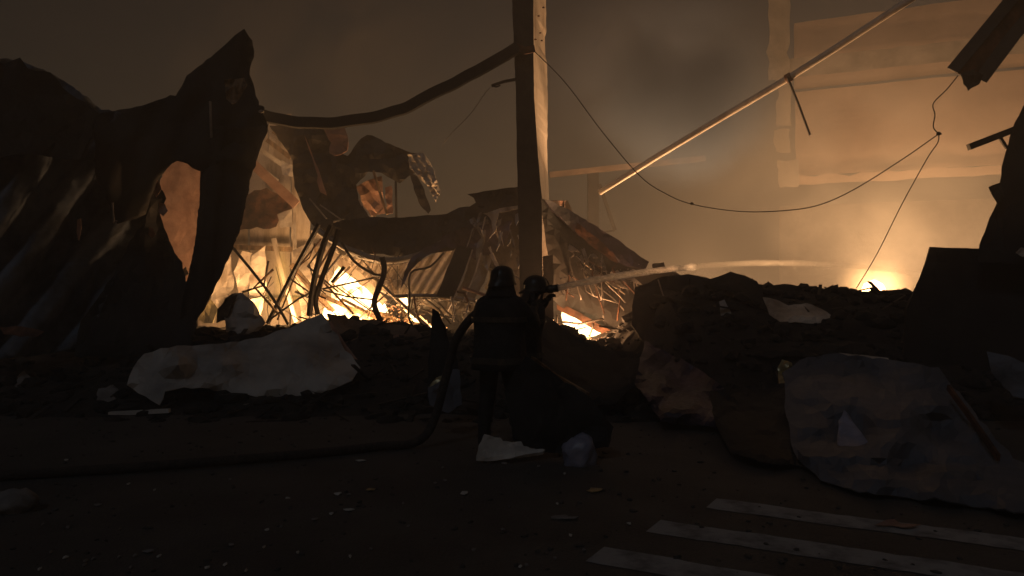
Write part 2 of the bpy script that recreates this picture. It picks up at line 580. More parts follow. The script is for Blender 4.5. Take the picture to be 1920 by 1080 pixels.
f1 = empty('fire', at(690, 606, 17.6), 'white-hot fire burning under the crumpled roof among thin crossed rods', 'fire')
sheet('ember_bed', [(636, 500, 18.6), (662, 522, 18.5), (690, 545, 18.4), (716, 560, 18.3), (728, 588, 18), (732, 606, 17.6), (690, 612, 17.4), (630, 608, 17.5),
                    (604, 590, 17.9), (622, 560, 18.2), (618, 530, 18.5)], M['glow'], f1, step=9, crum=.10, cs=3, jag=6, thick=.03, seed=1)
for k, (px, py, d, r, h) in enumerate([(655, 598, 17.8, .34, 1.0), (690, 600, 17.7, .32, .85), (628, 596, 18, .28, .9), (715, 602, 17.7, .2, .5)]):
    v, f = flame_data(at(px, py, d), r, h, k)
    link('flame', v, f, M['flame'], f1, True)
lamp('fire_glow', at(665, 610, 17.1), 440, .35, FIRE, f1)

f1b = empty('fire', at(532, 602, 18.6), 'tall yellow flame rising between leaning boards beside the torn wall', 'fire')
for k, (px, py, d, r, h) in enumerate([(528, 602, 18.1, .34, 1.9), (556, 602, 18.3, .24, 1.3), (504, 606, 18.2, .2, 1.0)]):
    v, f = flame_data(at(px, py, d), r, h, k + 7)
    link('flame', v, f, M['flame_dim'], f1b, True)
lamp('fire_glow', at(498, 604, 17.8), 430, .35, (1, .52, .2), f1b)

f2 = empty('fire', at(1095, 655, 16.4), 'white fire glowing under the fallen slab just behind the firefighters', 'fire')
sheet('ember_bed', [(1054, 583, 17.4), (1075, 590, 17.3), (1092, 604, 17.2), (1110, 608, 17.1), (1128, 622, 17), (1134, 640, 16.7), (1126, 654, 16.4), (1108, 655, 16.3),
                    (1085, 644, 16.5), (1092, 628, 16.9), (1072, 618, 17.1), (1056, 606, 17.3)], M['glow'], f2, step=6, crum=.08, cs=3, jag=4, thick=.03, seed=2)
sheet('ember_bed', [(1046, 610, 17.5), (1085, 622, 17.3), (1095, 640, 16.8), (1070, 640, 16.7), (1048, 628, 17)], M['ember'], f2, step=7, crum=.06, cs=3, jag=3, thick=.03, seed=3)
sheet('ember_bed', [(1141, 640, 16.9), (1152, 637, 17), (1150, 646, 16.7), (1142, 648, 16.6)], M['glow'], f2, step=5, crum=.03, jag=1, thick=.03, seed=4)
for k, (px, py, d, r, h) in enumerate([(1075, 618, 17.1, .2, .42), (1108, 640, 16.8, .2, .4)]):
    v, f = flame_data(at(px, py, d), r, h, k + 17)
    link('flame', v, f, M['flame'], f2, True)
lamp('fire_glow', at(1092, 640, 15.7), 700, .22, (1, .48, .2), f2)

f3 = empty('fire', at(1637, 570, 27), 'distant ball of fire just above the rubble crest below the hanging cable', 'fire')
for k, (px, py, d, r, h) in enumerate([(1634, 572, 27, .34, .95), (1652, 575, 27.3, .3, .7), (1618, 576, 27.2, .26, .6)]):
    v, f = flame_data(at(px, py, d), r, h, k + 27)
    link('flame', v, f, M['flame_far'] if 'flame_far' in M else M['flame'], f3, True)
sheet('ember_bed', [(1612, 548, 27.4), (1620, 532, 27.5), (1637, 524, 27.6), (1653, 532, 27.5), (1661, 548, 27.4), (1660, 580, 27.2), (1614, 580, 27.2)], M['glow'], f3, step=7, crum=.1, cs=2, jag=3, thick=.05, seed=6)
lamp('fire_glow', at(1640, 552, 26.8), 2500, .5, (1, .55, .25), f3)

f4 = empty('fire', at(1800, 600, 29), 'fire hidden behind the dark upright panel lighting up the smoke', 'fire')
for k, (px, py, d, r, h) in enumerate([(1790, 600, 29, .5, 1.6), (1830, 600, 29.3, .5, 2.0)]):
    v, f = flame_data(at(px, py, d), r, h, k + 37)
    link('flame', v, f, M['flame_dim'], f4, True)
lamp('fire_glow', at(1790, 545, 28.5), 2100, .6, (1, .55, .25), f4)

f5 = empty('fire', at(1290, 640, 18.4), 'fire burning out of sight behind the sloping roof wreck, lighting the column', 'fire')
for k, (px, py, d, r, h) in enumerate([(1285, 640, 18.5, .3, .6), (1305, 640, 18.7, .3, .5)]):
    v, f = flame_data(at(px, py, d), r, h, k + 47)
    link('flame', v, f, M['flame_dim'], f5, True)
lamp('fire_glow', at(1290, 596, 18.4), 2300, .4, (1, .53, .23), f5)

for (px, py, d, w, s) in [(756, 566, 17.8, 9, 11), (800, 603, 17, 12, 12), (770, 585, 17.4, 10, 13)]:
    fe = empty('fire', at(px, py + 9, d), {756: 'small square window of white flame under the corrugated sheet', 800: 'lowest bright ember spot beside the upright dark shard',
               770: 'thin burning streak between the tangled pipes'}[px], 'fire', 'small fires among the tangled pipes')
    sheet('ember_bed', [(px - w, py - 10, d), (px + w * .8, py - 8, d), (px + w, py + 7, d), (px - w * .5, py + 9, d)] if px == 756 else
          [(px - w, py - 12, d), (px + w, py + 12, d - .1), (px + w + 6, py + 20, d - .2), (px + w - 4, py + 18, d - .2), (px - w - 3, py - 6, d)],
          M['glow'], fe, step=5, crum=.03, jag=2, thick=.02, seed=s)

def ember_bits(name, parent, pts, n, seed):
    rr = random.Random(seed)
    V, Fc = [], []
    for k in range(n):
        a, b_ = rr.choice(pts), rr.choice(pts)
        t = rr.random()
        p = at(a[0] + (b_[0] - a[0]) * t, a[1] + (b_[1] - a[1]) * t, a[2] + (b_[2] - a[2]) * t) + Vector((rr.gauss(0, .12), rr.gauss(0, .12), abs(rr.gauss(0, .07))))
        v, f = box_data(p, rr.uniform(.01, .06), rr.uniform(.01, .03), rr.uniform(.008, .02), Matrix.Rotation(rr.uniform(0, 3), 3, 'Y') @ Matrix.Rotation(rr.uniform(0, 3), 3, 'Z'))
        o = len(V); V += v; Fc += [[q + o for q in g] for g in f]
    return tag(link(name, V, Fc, M['ember'], parent), kind='stuff')
ember_bits('ember_bits', f1, [(620, 600, 16.6), (700, 604, 16.5), (780, 606, 16.4), (830, 618, 16.2), (740, 580, 17), (560, 600, 17.2)], 170, 3)
ember_bits('ember_bits', f2, [(1060, 625, 16), (1130, 652, 15.8), (1150, 648, 15.8), (1090, 645, 15.9)], 60, 5)

# ------------------------------------------------------------------ far building behind the smoke
B = empty('ruined_building', at(1600, 600, 33), 'peach plastered building with broken corner pillar and ledges in the smoke', 'building')
def quadwall(name, a, b, mat, thick=.4, nx=10, ny=10, rough=.03, seed=0, parent=B):
    """A plaster slab between two ground-plan points, from z0 to z1."""
    (x0, y0, z0), (x1, y1, z1) = a, b
    dv = Vector((x1 - x0, y1 - y0, 0)); L = dv.length; dv /= L
    nn = Vector((dv.y, -dv.x, 0))
    vs = []
    for j in range(ny + 1):
        for i in range(nx + 1):
            t, u = i / nx, j / ny
            p = Vector((x0, y0, z0 + (z1 - z0) * u)) + dv * L * t
            ed = .5 * rough
            if i in (0, nx): p += dv * ed * 2.2 * noise.noise(Vector((p.z * 1.7, seed, i)))
            if j in (0, ny): p.z += ed * 2.2 * noise.noise(Vector((p.x * 1.7, seed, j)))
            p += nn * rough * noise.noise(Vector((p.x * .8, p.z * .8, seed)))
            vs.append(p)
    fs = [[j * (nx + 1) + i, j * (nx + 1) + i + 1, (j + 1) * (nx + 1) + i + 1, (j + 1) * (nx + 1) + i] for j in range(ny) for i in range(nx)]
    bm = bmesh.new()
    bv = [bm.verts.new(p) for p in vs]
    for f in fs: bm.faces.new([bv[i] for i in f])
    bmesh.ops.solidify(bm, geom=bm.faces[:], thickness=-thick)
    bmesh.ops.recalc_face_normals(bm, faces=bm.faces)
    V = [v.co.copy() for v in bm.verts]; bm.verts.index_update()
    Fc = [[v.index for v in f.verts] for f in bm.faces]
    bm.free()
    return link(name, V, Fc, mat, parent)
def gx(px, d): return (px - 960) / F * d
def gz(py, d): return EYE - (py - 540) / F * d
DA, DB = 34.0, 29.5
A0 = (gx(1492, DA), DA); B0 = (gx(2050, DB), DB)
quadwall('wall', (A0[0] + 3, A0[1] + 11, 0), (B0[0] + 4, B0[1] + 11, gz(338, DA)), M['concrete'], .35, 14, 8, .05, 1)
quadwall('wall', (A0[0], A0[1] + .05, gz(330, DA)), (B0[0], B0[1] + .05, gz(172, DA)), M['plaster'], .35, 14, 8, .05, 2)
quadwall('wall', (A0[0], A0[1] + .2, gz(166, DA)), (B0[0], B0[1] + .2, 13), M['plaster'], .35, 14, 8, .05, 3)
quadwall('ledge', (A0[0] - .8, A0[1] - .42, gz(152, DA)), (B0[0], B0[1] - .42, gz(118, DA)), M['concrete'], .75, 24, 3, .10, 4)
quadwall('ledge', (A0[0] - .25, A0[1] - .3, gz(349, DA)), (B0[0], B0[1] - .3, gz(333, DA)), M['plaster'], 1.2, 24, 2, .16, 5)
for k, (xa, xb, ya, yb) in enumerate([(1440, 1480, 152, -60), (1456, 1482, 236, 158), (1450, 1481, 286, 242), (1460, 1496, 352, 300)]):
    quadwall('pillar', (gx(xa, 33.2), 33.2, gz(ya, 33.2)), (gx(xb, 33.2), 33.15, gz(yb, 33.2)), M['concrete'], .6, 3, 12, .16, 10 + k)
def prop_frame():
    T = empty('steel_portal', at(1115, 440, 27), 'faint standing frame of beam and post seen through the haze', 'frame')
    bar('beam', [(1030, 328, 30), (1180, 312, 30), (1322, 297, 30)], rect(.2, .20), M['brown'], T)
    bar('post', [(1112, 316, 30.2), (1112, 620, 30.2)], rect(.42, .4), M['sootsheet'], T)
    bar('brace', [(1124, 345, 29.9), (1153, 432, 29.9)], rect(.12, .12), M['sootsheet'], T)
    bar('rail', [(1115, 438, 29.9), (1152, 432, 29.9)], rect(.06, .06), M['sootsheet'], T)
prop_frame()

# ------------------------------------------------------------------ the standing column
K = empty('steel_column', Vector((.36, 15.0, 0)), 'tall standing column with one peach lit face and one dark face', 'column')
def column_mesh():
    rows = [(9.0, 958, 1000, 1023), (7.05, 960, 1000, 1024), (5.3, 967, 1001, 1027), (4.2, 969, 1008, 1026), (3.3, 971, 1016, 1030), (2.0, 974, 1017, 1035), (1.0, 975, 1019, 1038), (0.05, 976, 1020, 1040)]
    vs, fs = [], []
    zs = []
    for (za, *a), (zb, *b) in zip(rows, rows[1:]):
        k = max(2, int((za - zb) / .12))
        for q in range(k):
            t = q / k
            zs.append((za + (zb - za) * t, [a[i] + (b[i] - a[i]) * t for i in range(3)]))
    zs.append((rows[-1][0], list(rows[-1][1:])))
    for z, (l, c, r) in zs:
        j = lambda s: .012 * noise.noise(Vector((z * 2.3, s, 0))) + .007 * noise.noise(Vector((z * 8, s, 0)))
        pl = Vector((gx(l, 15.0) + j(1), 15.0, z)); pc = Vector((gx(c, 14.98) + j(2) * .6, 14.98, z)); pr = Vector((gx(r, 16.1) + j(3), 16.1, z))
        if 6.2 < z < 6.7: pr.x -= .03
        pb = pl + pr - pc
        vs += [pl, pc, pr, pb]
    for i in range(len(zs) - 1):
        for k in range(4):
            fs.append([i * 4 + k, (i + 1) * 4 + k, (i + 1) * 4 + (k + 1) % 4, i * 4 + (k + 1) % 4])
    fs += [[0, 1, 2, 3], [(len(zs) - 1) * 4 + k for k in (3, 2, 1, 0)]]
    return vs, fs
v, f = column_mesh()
link('shaft', v, f, None, K, False, [M['colm'], M['soot']], [1 if i < len(f) - 2 and i % 4 == 0 else 0 for i in range(len(f))])  # camera-facing side takes the dark steel: its shade is painted in
bar('collar', [(964, 86, 14.95), (985, 95, 14.78), (1003, 91, 14.76)], rect(.05, .13), M['rust'], K)
bar('bracket', [(966, 149, 15), (945, 153, 14.95), (922, 161, 14.9)], rect(.05, .05), M['soot'], K)
bar('hook', [(924, 160, 14.9), (930, 163, 14.9), (938, 160, 14.9)], circ(.015, 6), M['soot'], K, 4)
rb = random.Random(5)
for (px, py) in [(1013, 62), (1004, 74), (1016, 76), (1010, 30), (1019, 14)]:
    v, f = rock_data(at(px, py, 14.98), .022, px, .8, 1)
    link('bolt', v, f, M['rust'], K)
sheet('side_plate', [(1018, 480, 14.7), (1036, 478, 14.75), (1038, 600, 14.8), (1019, 598, 14.72)], M['rust'], K, step=12, crum=.02, jag=2, thick=.02, seed=3)

bm_ = bar('sagging_beam', [(972, 88, 14.9), (905, 128, 15), (840, 161, 15.1), (790, 186, 15.2), (750, 206, 15.3), (690, 222, 15.2), (640, 229, 15.1), (585, 232, 15), (520, 224, 14.9), (470, 205, 14.8)],
          chan(.12, .2, .03), M['sootsheet'], None, 5, .03, 3)
tag(bm_, 'long dark beam sagging from the column down to the crumpled wall', 'beam')
sheet('flange_tear', [(752, 198, 15.1), (775, 188, 15.05), (788, 192, 15.05), (770, 206, 15.1), (756, 212, 15.15)], M['sootsheet'], bm_, step=8, crum=.02, jag=3, thick=.01, seed=8)
tw = bar('thin_wire', [(918, 165, 14.9), (880, 215, 15), (832, 268, 15.1)], circ(.006, 5), M['zinc'], None, 4, .03, 1)
tag(tw, 'hair-thin broken wire hanging from the small bracket on the column', 'wire')
# ------------------------------------------------------------------ crumpled wall of the warehouse
CW = empty('crumpled_wall', at(250, 650, 12.5), 'big buckled sheet metal wall with rib folds and a torn opening', 'wall')
sheet('cladding_sheet', [(-90, 90, 11.6), (45, 116, 12), (95, 138, 12.2), (150, 172, 12.4), (190, 206, 12.5), (270, 216, 12.9), (305, 330, 13), (272, 420, 12.9), (215, 520, 12.4), (165, 650, 11.9), (60, 668, 11.3), (-90, 680, 10.8)],
      M['blue'], CW, step=7, crum=.09, cs=.9, corr=(30, 88, .26, 1.5), jag=4, seed=1, smooth=True)
sheet('cladding_sheet', [(-90, 96, 11.15), (-20, 108, 11.25), (5, 120, 11.45), (38, 108, 11.45), (52, 128, 11.55), (95, 136, 11.65), (130, 175, 11.75), (185, 212, 11.95), (150, 300, 11.35), (60, 290, 11.15), (-90, 300, 10.75)],
      M['sootsheet'], CW, step=14, crum=.12, cs=1.0, jag=5, seed=2)
sheet('roof_edge_sheet', [(176, 214, 12.4), (255, 200, 12.6), (330, 180, 12.8), (350, 142, 12.9), (395, 108, 13), (425, 82, 13), (441, 66, 13), (458, 54, 13.1), (466, 68, 13.1), (477, 96, 13.1), (468, 140, 13), (486, 200, 13), (502, 236, 13),
      (474, 320, 12.8), (420, 300, 12.5), (380, 322, 12.6), (332, 302, 12.6), (300, 332, 12.6), (272, 402, 12.6), (220, 420, 12.2), (180, 330, 12.1)],
      M['sootsheet'], CW, step=9, crum=.09, cs=1.0, corr=(20, 70, .07, 2), jag=5, seed=3, smooth=True)
sheet('hanging_strip', [(392, 240, 12.6), (440, 236, 12.5), (503, 234, 12.9), (486, 285, 12.8), (468, 345, 12.7), (460, 390, 12.6), (444, 446, 12.5), (420, 505, 12.4), (392, 562, 12.2), (368, 606, 12.1), (334, 644, 12),
      (338, 570, 12.1), (352, 520, 12.2), (366, 450, 12.4), (374, 380, 12.5), (376, 320, 12.6)],
      M['sootsheet'], CW, step=5, crum=.06, cs=.8, corr=(6, 46, .05, 0, (9.5, .012)), jag=2.5, seed=4, smooth=True)
sheet('torn_jamb', [(268, 296, 12.7), (300, 312, 12.9), (290, 340, 12.9), (312, 372, 13), (300, 402, 13), (318, 452, 12.9), (342, 492, 12.7), (352, 540, 12.4), (368, 600, 12.1), (352, 668, 11.8), (140, 668, 11.6), (152, 600, 11.8), (214, 515, 12.3), (264, 425, 12.7)],
      M['sootsheet'], CW, step=11, crum=.10, cs=1.4, jag=5, seed=5)
for k, (x, y, w, h) in enumerate([(292, 352, 11, 18), (306, 393, 9, 13), (284, 437, 8, 11), (298, 480, 7, 11), (314, 500, 3, 14), (291, 494, 3, 6)]):
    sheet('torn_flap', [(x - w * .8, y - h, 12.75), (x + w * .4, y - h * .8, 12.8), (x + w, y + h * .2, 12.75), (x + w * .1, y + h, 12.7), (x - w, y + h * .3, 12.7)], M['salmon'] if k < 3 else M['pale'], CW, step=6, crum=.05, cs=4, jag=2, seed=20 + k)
sheet('peeled_scrap', [(145, 412, 11.9), (152, 410, 11.9), (153, 428, 11.88), (148, 452, 11.85), (144, 436, 11.87)], M['salmon'], CW, step=6, crum=.02, jag=2, seed=30)
bar('hanging_rod', [(211, 380, 11.8), (213, 418, 11.8), (219, 414, 11.78)], circ(.014, 6), M['zinc'], CW)
bar('hanging_rod', [(394, 190, 12.3), (396, 258, 12.3)], circ(.018, 6), M['zinc'], CW)
sheet('scorched_patch', [(420, 150, 12.5), (458, 146, 12.6), (464, 160, 12.6), (452, 180, 12.6), (436, 196, 12.5), (424, 186, 12.5)], M['timber'], CW, step=6, crum=.12, cs=3.5, jag=4, seed=31)
v, f = rock_data(at(487, 204, 12.6), .06, 4, .8, 2)
link('hinge', v, f, M['soot'], CW)
v, f = rock_data(at(490, 209, 12.5), .045, 9, .6, 1)
link('bolt', v, f, M['pale'], CW)
sheet('rusty_edge', [(0, 614, 10.8), (40, 612, 10.8), (84, 622, 10.8), (70, 632, 10.7), (8, 628, 10.7)], M['rust'], CW, step=9, crum=.03, jag=3, seed=32)

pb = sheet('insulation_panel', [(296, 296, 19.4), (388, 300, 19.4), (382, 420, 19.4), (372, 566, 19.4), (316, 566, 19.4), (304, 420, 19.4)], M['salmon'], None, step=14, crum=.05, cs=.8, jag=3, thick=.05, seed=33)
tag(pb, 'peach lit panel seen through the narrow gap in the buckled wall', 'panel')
wd = sheet('torn_paper', [(340, 508, 13.4), (349, 500, 13.4), (354, 514, 13.4), (343, 522, 13.3)], M['pale'], None, step=5, crum=.03, jag=1.5, seed=34)
tag(wd, 'tiny bright scrap at the foot of the peach lit panel', 'scrap')

# ------------------------------------------------------------------ boarded wall behind the fire
SW = empty('boarded_wall', at(560, 620, 20.5), 'scorched boarded wall glowing orange behind the flames', 'wall')
rs = random.Random(3)
x = 340
tops = lambda x: 232 if x < 545 else 400
while x < 700:
    w = rs.uniform(22, 44)
    d = 20.6 + rs.uniform(-.12, .12)
    t = 225 + rs.uniform(-10, 20) if x < 560 else 410 + rs.uniform(-15, 25)
    lean = rs.uniform(-5, 5)
    sheet('board', [(x, t, d), (x + w - 1.5, t + rs.uniform(-8, 8), d + rs.uniform(-.05, .05)), (x + w - 1 + lean, 640, d), (x + lean, 640, d)],
          M['palew'] if rs.random() < .7 else M['pale'], SW, step=24, crum=.03, cs=.8, jag=1.5, thick=.025, seed=x * .1)
    x += w
bar('rail', [(400, 462, 20.3), (610, 470, 20.3)], rect(.12, .12), M['timber'], SW)
bar('rail', [(400, 566, 20.3), (610, 560, 20.3)], rect(.12, .12), M['timber'], SW)
for k, (a, b) in enumerate([((500, 262), (545, 296)), ((488, 280), (548, 322)), ((512, 246), (535, 262)), ((492, 318), (520, 340))]):
    bar('lath', [(*a, 19.9), (*b, 19.9)], rect(.03, .11), M['pale'] if k % 2 else M['timber'], SW)
sheet('peeling_skin', [(446, 372, 19.9), (500, 352, 20), (552, 378, 20), (548, 398, 19.9), (525, 408, 19.9), (518, 425, 19.8), (470, 430, 19.8), (438, 430, 19.9)], M['rust'], SW, step=10, crum=.08, cs=1.5, jag=6, seed=40)
sheet('peeling_skin', [(520, 402, 19.8), (548, 392, 19.8), (548, 425, 19.7), (525, 428, 19.7)], M['pale'], SW, step=10, crum=.06, cs=2, jag=3, seed=41)
sheet('peeling_skin', [(528, 300, 19.9), (552, 310, 19.9), (550, 332, 19.8), (530, 328, 19.8)], M['pale'], SW, step=8, crum=.06, cs=2, jag=3, seed=42)

def plank(px, w, h, mat, label, cat='plank', name='fallen_plank', group=None, **kw):
    return tag(bar(name, px, rect(w, h), mat, None, **kw), label, cat, group)
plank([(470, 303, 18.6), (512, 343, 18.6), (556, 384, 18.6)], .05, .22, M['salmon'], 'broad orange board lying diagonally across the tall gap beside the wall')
plank([(551, 384, 18.8), (553, 480, 18.7)], .07, .10, M['pale'], 'upright batten standing below the diagonal orange board')
plank([(513, 447, 18.2), (532, 520, 18.1), (556, 604, 18)], .05, .10, M['palew'], 'pale batten leaning across the tall yellow flame')
plank([(546, 496, 18.0), (600, 560, 17.9), (640, 600, 17.8)], .05, .12, M['timber'], 'brown plank sloping from the yellow flame towards the white fire')
plank([(600, 552, 17.2), (660, 580, 17.2), (726, 600, 17.1)], .05, .09, M['timber'], 'dark lath lying along the foot of the white fire')
plank([(612, 470, 17.8), (676, 520, 17.8), (722, 568, 17.7)], .06, .16, M['palew'], 'wide pale plank sloping along the upper rim of the white fire')
plank([(640, 560, 17.0), (690, 586, 17.0)], .04, .06, M['timber'], 'short charred lath crossing the lower part of the white fire')
for k, (pts, lab) in enumerate([
    ([(398, 545), (415, 480), (432, 470), (438, 540), (420, 575), (392, 590)], 'curled pale sheet at the foot of the hanging strip'),
    ([(438, 510), (455, 470), (478, 476), (470, 540), (448, 552)], 'bent pale sheet standing beside the long thin black rod'),
    ([(472, 480), (498, 460), (500, 540), (488, 592), (464, 590)], 'tall pale sheet left of the yellow flame with a folded top'),
    ([(444, 560), (500, 556), (470, 572), (462, 612), (430, 604), (425, 580)], 'pale sheet folded like paper above the crumpled grey foil'),
    ([(372, 598), (395, 560), (410, 580), (400, 606), (382, 606)], 'greenish pointed scrap at the very bottom of the hanging strip'),
    ([(548, 470), (585, 450), (600, 500), (575, 560), (556, 540)], 'orange lit sheet behind the three bent black legs'),
    ([(560, 560), (600, 540), (606, 600), (566, 606)], 'small lit sheet wedged between the bent black legs')]):
    o = sheet('bent_sheet', [(x, y, 18.9 - k * .12 + .002 * ((x * 7 + y * 3) % 90)) for x, y in pts], M['pale'] if k != 4 else M['foil'], None, step=11, crum=.09, cs=1.3, jag=3, thick=.012, seed=50 + k)
    tag(o, lab, 'metal sheet', 'sheets piled round the yellow flame')

# ------------------------------------------------------------------ crumpled roof skin hanging in the middle
RS = empty('crumpled_roof_skin', at(620, 470, 18.00), 'dark crumpled roof skin bent over like a horse head in mid air', 'roof wreck')
sheet('skin_sheet', [(505, 236, 17.70), (560, 236, 17.80), (616, 240, 18.00), (624, 265, 18.00), (636, 286, 18.00), (652, 293, 18.00), (668, 270, 18.10), (688, 253, 18.20), (715, 262, 18.20), (740, 274, 18.20), (770, 286, 18.10),
      (797, 290, 18.00), (806, 305, 17.90), (790, 318, 17.90), (770, 328, 18.00), (750, 344, 18.00), (735, 336, 18.00), (715, 324, 18.00), (690, 322, 18.00), (668, 346, 17.90), (672, 375, 17.80), (692, 406, 17.60), (700, 424, 17.50), (645, 480, 17.40),
      (612, 442, 17.50), (588, 424, 17.60), (568, 392, 17.70), (552, 350, 17.80), (548, 300, 17.80), (528, 268, 17.70)],
      M['soot'], RS, step=9, crum=.16, cs=1.5, jag=3.5, seed=60)
sheet('splintered_tip', [(764, 290, 17.70), (795, 287, 17.70), (808, 308, 17.60), (817, 332, 17.50), (826, 358, 17.40), (817, 380, 17.40), (802, 350, 17.50), (782, 328, 17.60), (768, 316, 17.70)],
      M['pale'], RS, step=5, crum=.05, cs=3, corr=(-28, 11, .05), jag=2.5, seed=61)
sheet('hanging_tongue', [(768, 325, 17.80), (782, 330, 17.70), (796, 356, 17.60), (808, 394, 17.50), (803, 401, 17.50), (788, 385, 17.60), (776, 355, 17.70)], M['soot'], RS, step=7, crum=.04, cs=3, jag=2, seed=62)
sheet('salmon_flap', [(607, 243, 17.75), (646, 240, 17.80), (653, 260, 17.80), (651, 284, 17.75), (640, 290, 17.70), (628, 293, 17.70), (618, 287, 17.70), (621, 268, 17.75)], M['salmon'], RS, step=7, crum=.04, cs=2, jag=2.5, thick=.03, seed=63)
sheet('lit_blade', [(571, 254, 17.50), (578, 270, 17.50), (600, 325, 17.45), (613, 367, 17.40), (600, 360, 17.40), (594, 340, 17.45), (596, 330, 17.45)], M['salmon'], RS, step=6, crum=.03, jag=1, seed=64)
bar('strut', [(700, 320, 17.90), (712, 360, 17.90), (726, 402, 17.80)], rect(.06, .05), M['timber'], RS)
bar('strut', [(742, 340, 18.00), (743, 412, 17.90)], rect(.05, .05), M['soot'], RS)
bar('strut', [(674, 374, 17.70), (682, 392, 17.70), (696, 412, 17.60)], rect(.03, .05), M['pale'], RS)
bar('strut', [(696, 412, 17.60), (718, 390, 17.65)], rect(.02, .03), M['timber'], RS)
sheet('lining_scrap', [(668, 350, 18.30), (690, 338, 18.30), (716, 330, 18.30), (722, 400, 18.20), (696, 405, 18.20), (680, 385, 18.30)], M['salmon'], RS, step=9, crum=.08, cs=2, jag=3, seed=65)
sheet('lining_scrap', [(722, 352, 18.10), (734, 348, 18.10), (737, 400, 18.00), (726, 402, 18.00)], M['salmon'], RS, step=7, crum=.05, cs=3, jag=3, seed=66)
for k, (a, b) in enumerate([((580, 372), (612, 410)), ((600, 384), (640, 412)), ((625, 415), (644, 412))]):
    bar('seam_strip', [(*a, 17.0), (*b, 16.95)], rect(.02, .03), M['zinc'], RS)

# ------------------------------------------------------------------ collapsed roof slab before the column
RF = empty('collapsed_roof', at(800, 560, 16.50), 'collapsed roof slab with curved gutter lying against the column', 'roof wreck')
sheet('fascia_sheet', [(600, 428, 16.90), (645, 412, 16.80), (720, 408, 16.80), (790, 406, 16.70), (838, 401, 16.60), (862, 390, 16.50), (900, 384, 16.50), (975, 384, 16.60), (985, 405, 16.60), (940, 424, 16.50), (905, 436, 16.40), (880, 448, 16.40),
      (850, 470, 16.40), (820, 474, 16.50), (780, 480, 16.50), (730, 480, 16.60), (690, 476, 16.70), (655, 466, 16.80), (622, 450, 16.90)], M['soot'], RF, step=10, crum=.10, cs=1.5, jag=3, thick=.03, seed=70)
sheet('ridge_cap', [(876, 364, 16.50), (920, 357, 16.50), (975, 349, 16.60), (980, 392, 16.60), (930, 396, 16.50), (880, 402, 16.40), (868, 396, 16.40), (892, 380, 16.45), (888, 371, 16.50)], M['soot'], RF, step=8, crum=.05, cs=2, jag=2, thick=.02, seed=71)
bar('gutter', [(592, 428, 16.70), (628, 450, 16.60), (662, 470, 16.50), (700, 482, 16.40), (742, 486, 16.40), (782, 478, 16.40), (815, 462, 16.40), (842, 444, 16.40), (872, 430, 16.40), (915, 414, 16.40)],
    [(.09 * math.cos(a), .09 * math.sin(a)) for a in [R(t) for t in range(150, 391, 30)]] + [(.072 * math.cos(a), .072 * math.sin(a)) for a in [R(t) for t in range(390, 149, -30)]], M['zinc'], RF, 5, .03, 7)
sheet('torn_spike', [(772, 482, 16.30), (800, 462, 16.30), (840, 448, 16.30), (846, 458, 16.30), (800, 480, 16.25), (772, 505, 16.20), (750, 545, 16.10), (758, 510, 16.20)], M['plum'], RF, step=7, crum=.05, cs=2.4, jag=2, seed=72)
sheet('plum_sheet', [(800, 470, 16.40), (836, 440, 16.30), (870, 425, 16.30), (925, 412, 16.40), (960, 415, 16.50), (950, 450, 16.40), (925, 470, 16.40), (905, 500, 16.40), (870, 470, 16.30), (835, 462, 16.30)], M['plum'], RF, step=9, crum=.10, cs=1.8, jag=3, seed=73)
sheet('dark_panel', [(858, 460, 16.20), (886, 466, 16.20), (872, 510, 16.15), (850, 560, 16.10), (818, 556, 16.10), (838, 505, 16.15)], M['soot'], RF, step=10, crum=.03, jag=1.5, thick=.03, seed=74)
sheet('grey_panel', [(886, 472, 16.40), (924, 480, 16.40), (908, 530, 16.35), (886, 566, 16.30), (856, 560, 16.30), (872, 515, 16.35)], M['zinc'], RF, step=9, crum=.04, jag=2, thick=.02, seed=75)
bar('panel_rim', [(886, 468, 16.10), (870, 515, 16.10), (850, 562, 16.05)], rect(.02, .03), M['pale'], RF)
bar('panel_rim', [(902, 474, 16.10), (890, 515, 16.10), (868, 566, 16.05)], rect(.025, .03), M['pale'], RF)
sheet('hanging_sheet', [(920, 410, 16.60), (975, 400, 16.90), (1020, 400, 16.90), (1022, 520, 16.80), (1018, 600, 16.70), (980, 600, 16.60), (960, 560, 16.50), (935, 540, 16.50), (915, 500, 16.50)], M['soot'], RF, step=12, crum=.10, cs=1.4, jag=4, seed=76)
sheet('torn_shred', [(905, 400, 16.30), (950, 388, 16.30), (975, 384, 16.30), (972, 392, 16.30), (936, 398, 16.28), (930, 420, 16.25), (934, 446, 16.20), (924, 430, 16.25), (918, 408, 16.30)], M['palew'], RF, step=6, crum=.03, cs=3, jag=2, seed=77)
sheet('torn_shred', [(895, 455, 16.20), (910, 440, 16.20), (904, 470, 16.18), (908, 490, 16.16), (896, 500, 16.16), (892, 480, 16.18)], M['zinc'], RF, step=6, crum=.04, cs=3, jag=2, seed=78)
rs = random.Random(44)
for k in range(22):
    x = rs.uniform(880, 972); y = rs.uniform(398, 520)
    L = rs.uniform(10, 40); a = rs.uniform(.9, 2.4); w = rs.uniform(1.5, 4)
    x2, y2 = x + L * math.cos(a), y + L * math.sin(a)
    sheet('torn_shred', [(x - w, y, 16.2), (x + w, y - w, 16.2), ((x + x2) / 2 + w, (y + y2) / 2, 16.15), (x2, y2, 16.1), ((x + x2) / 2 - w * .7, (y + y2) / 2 + w, 16.15)], M['zinc'] if k % 3 else M['palew'], RF, step=7, crum=.05, cs=4, jag=1, thick=.006, seed=210 + k)
bar('lit_strip', [(948, 508, 16.20), (985, 528, 16.10)], rect(.03, .04), M['palew'], RF)
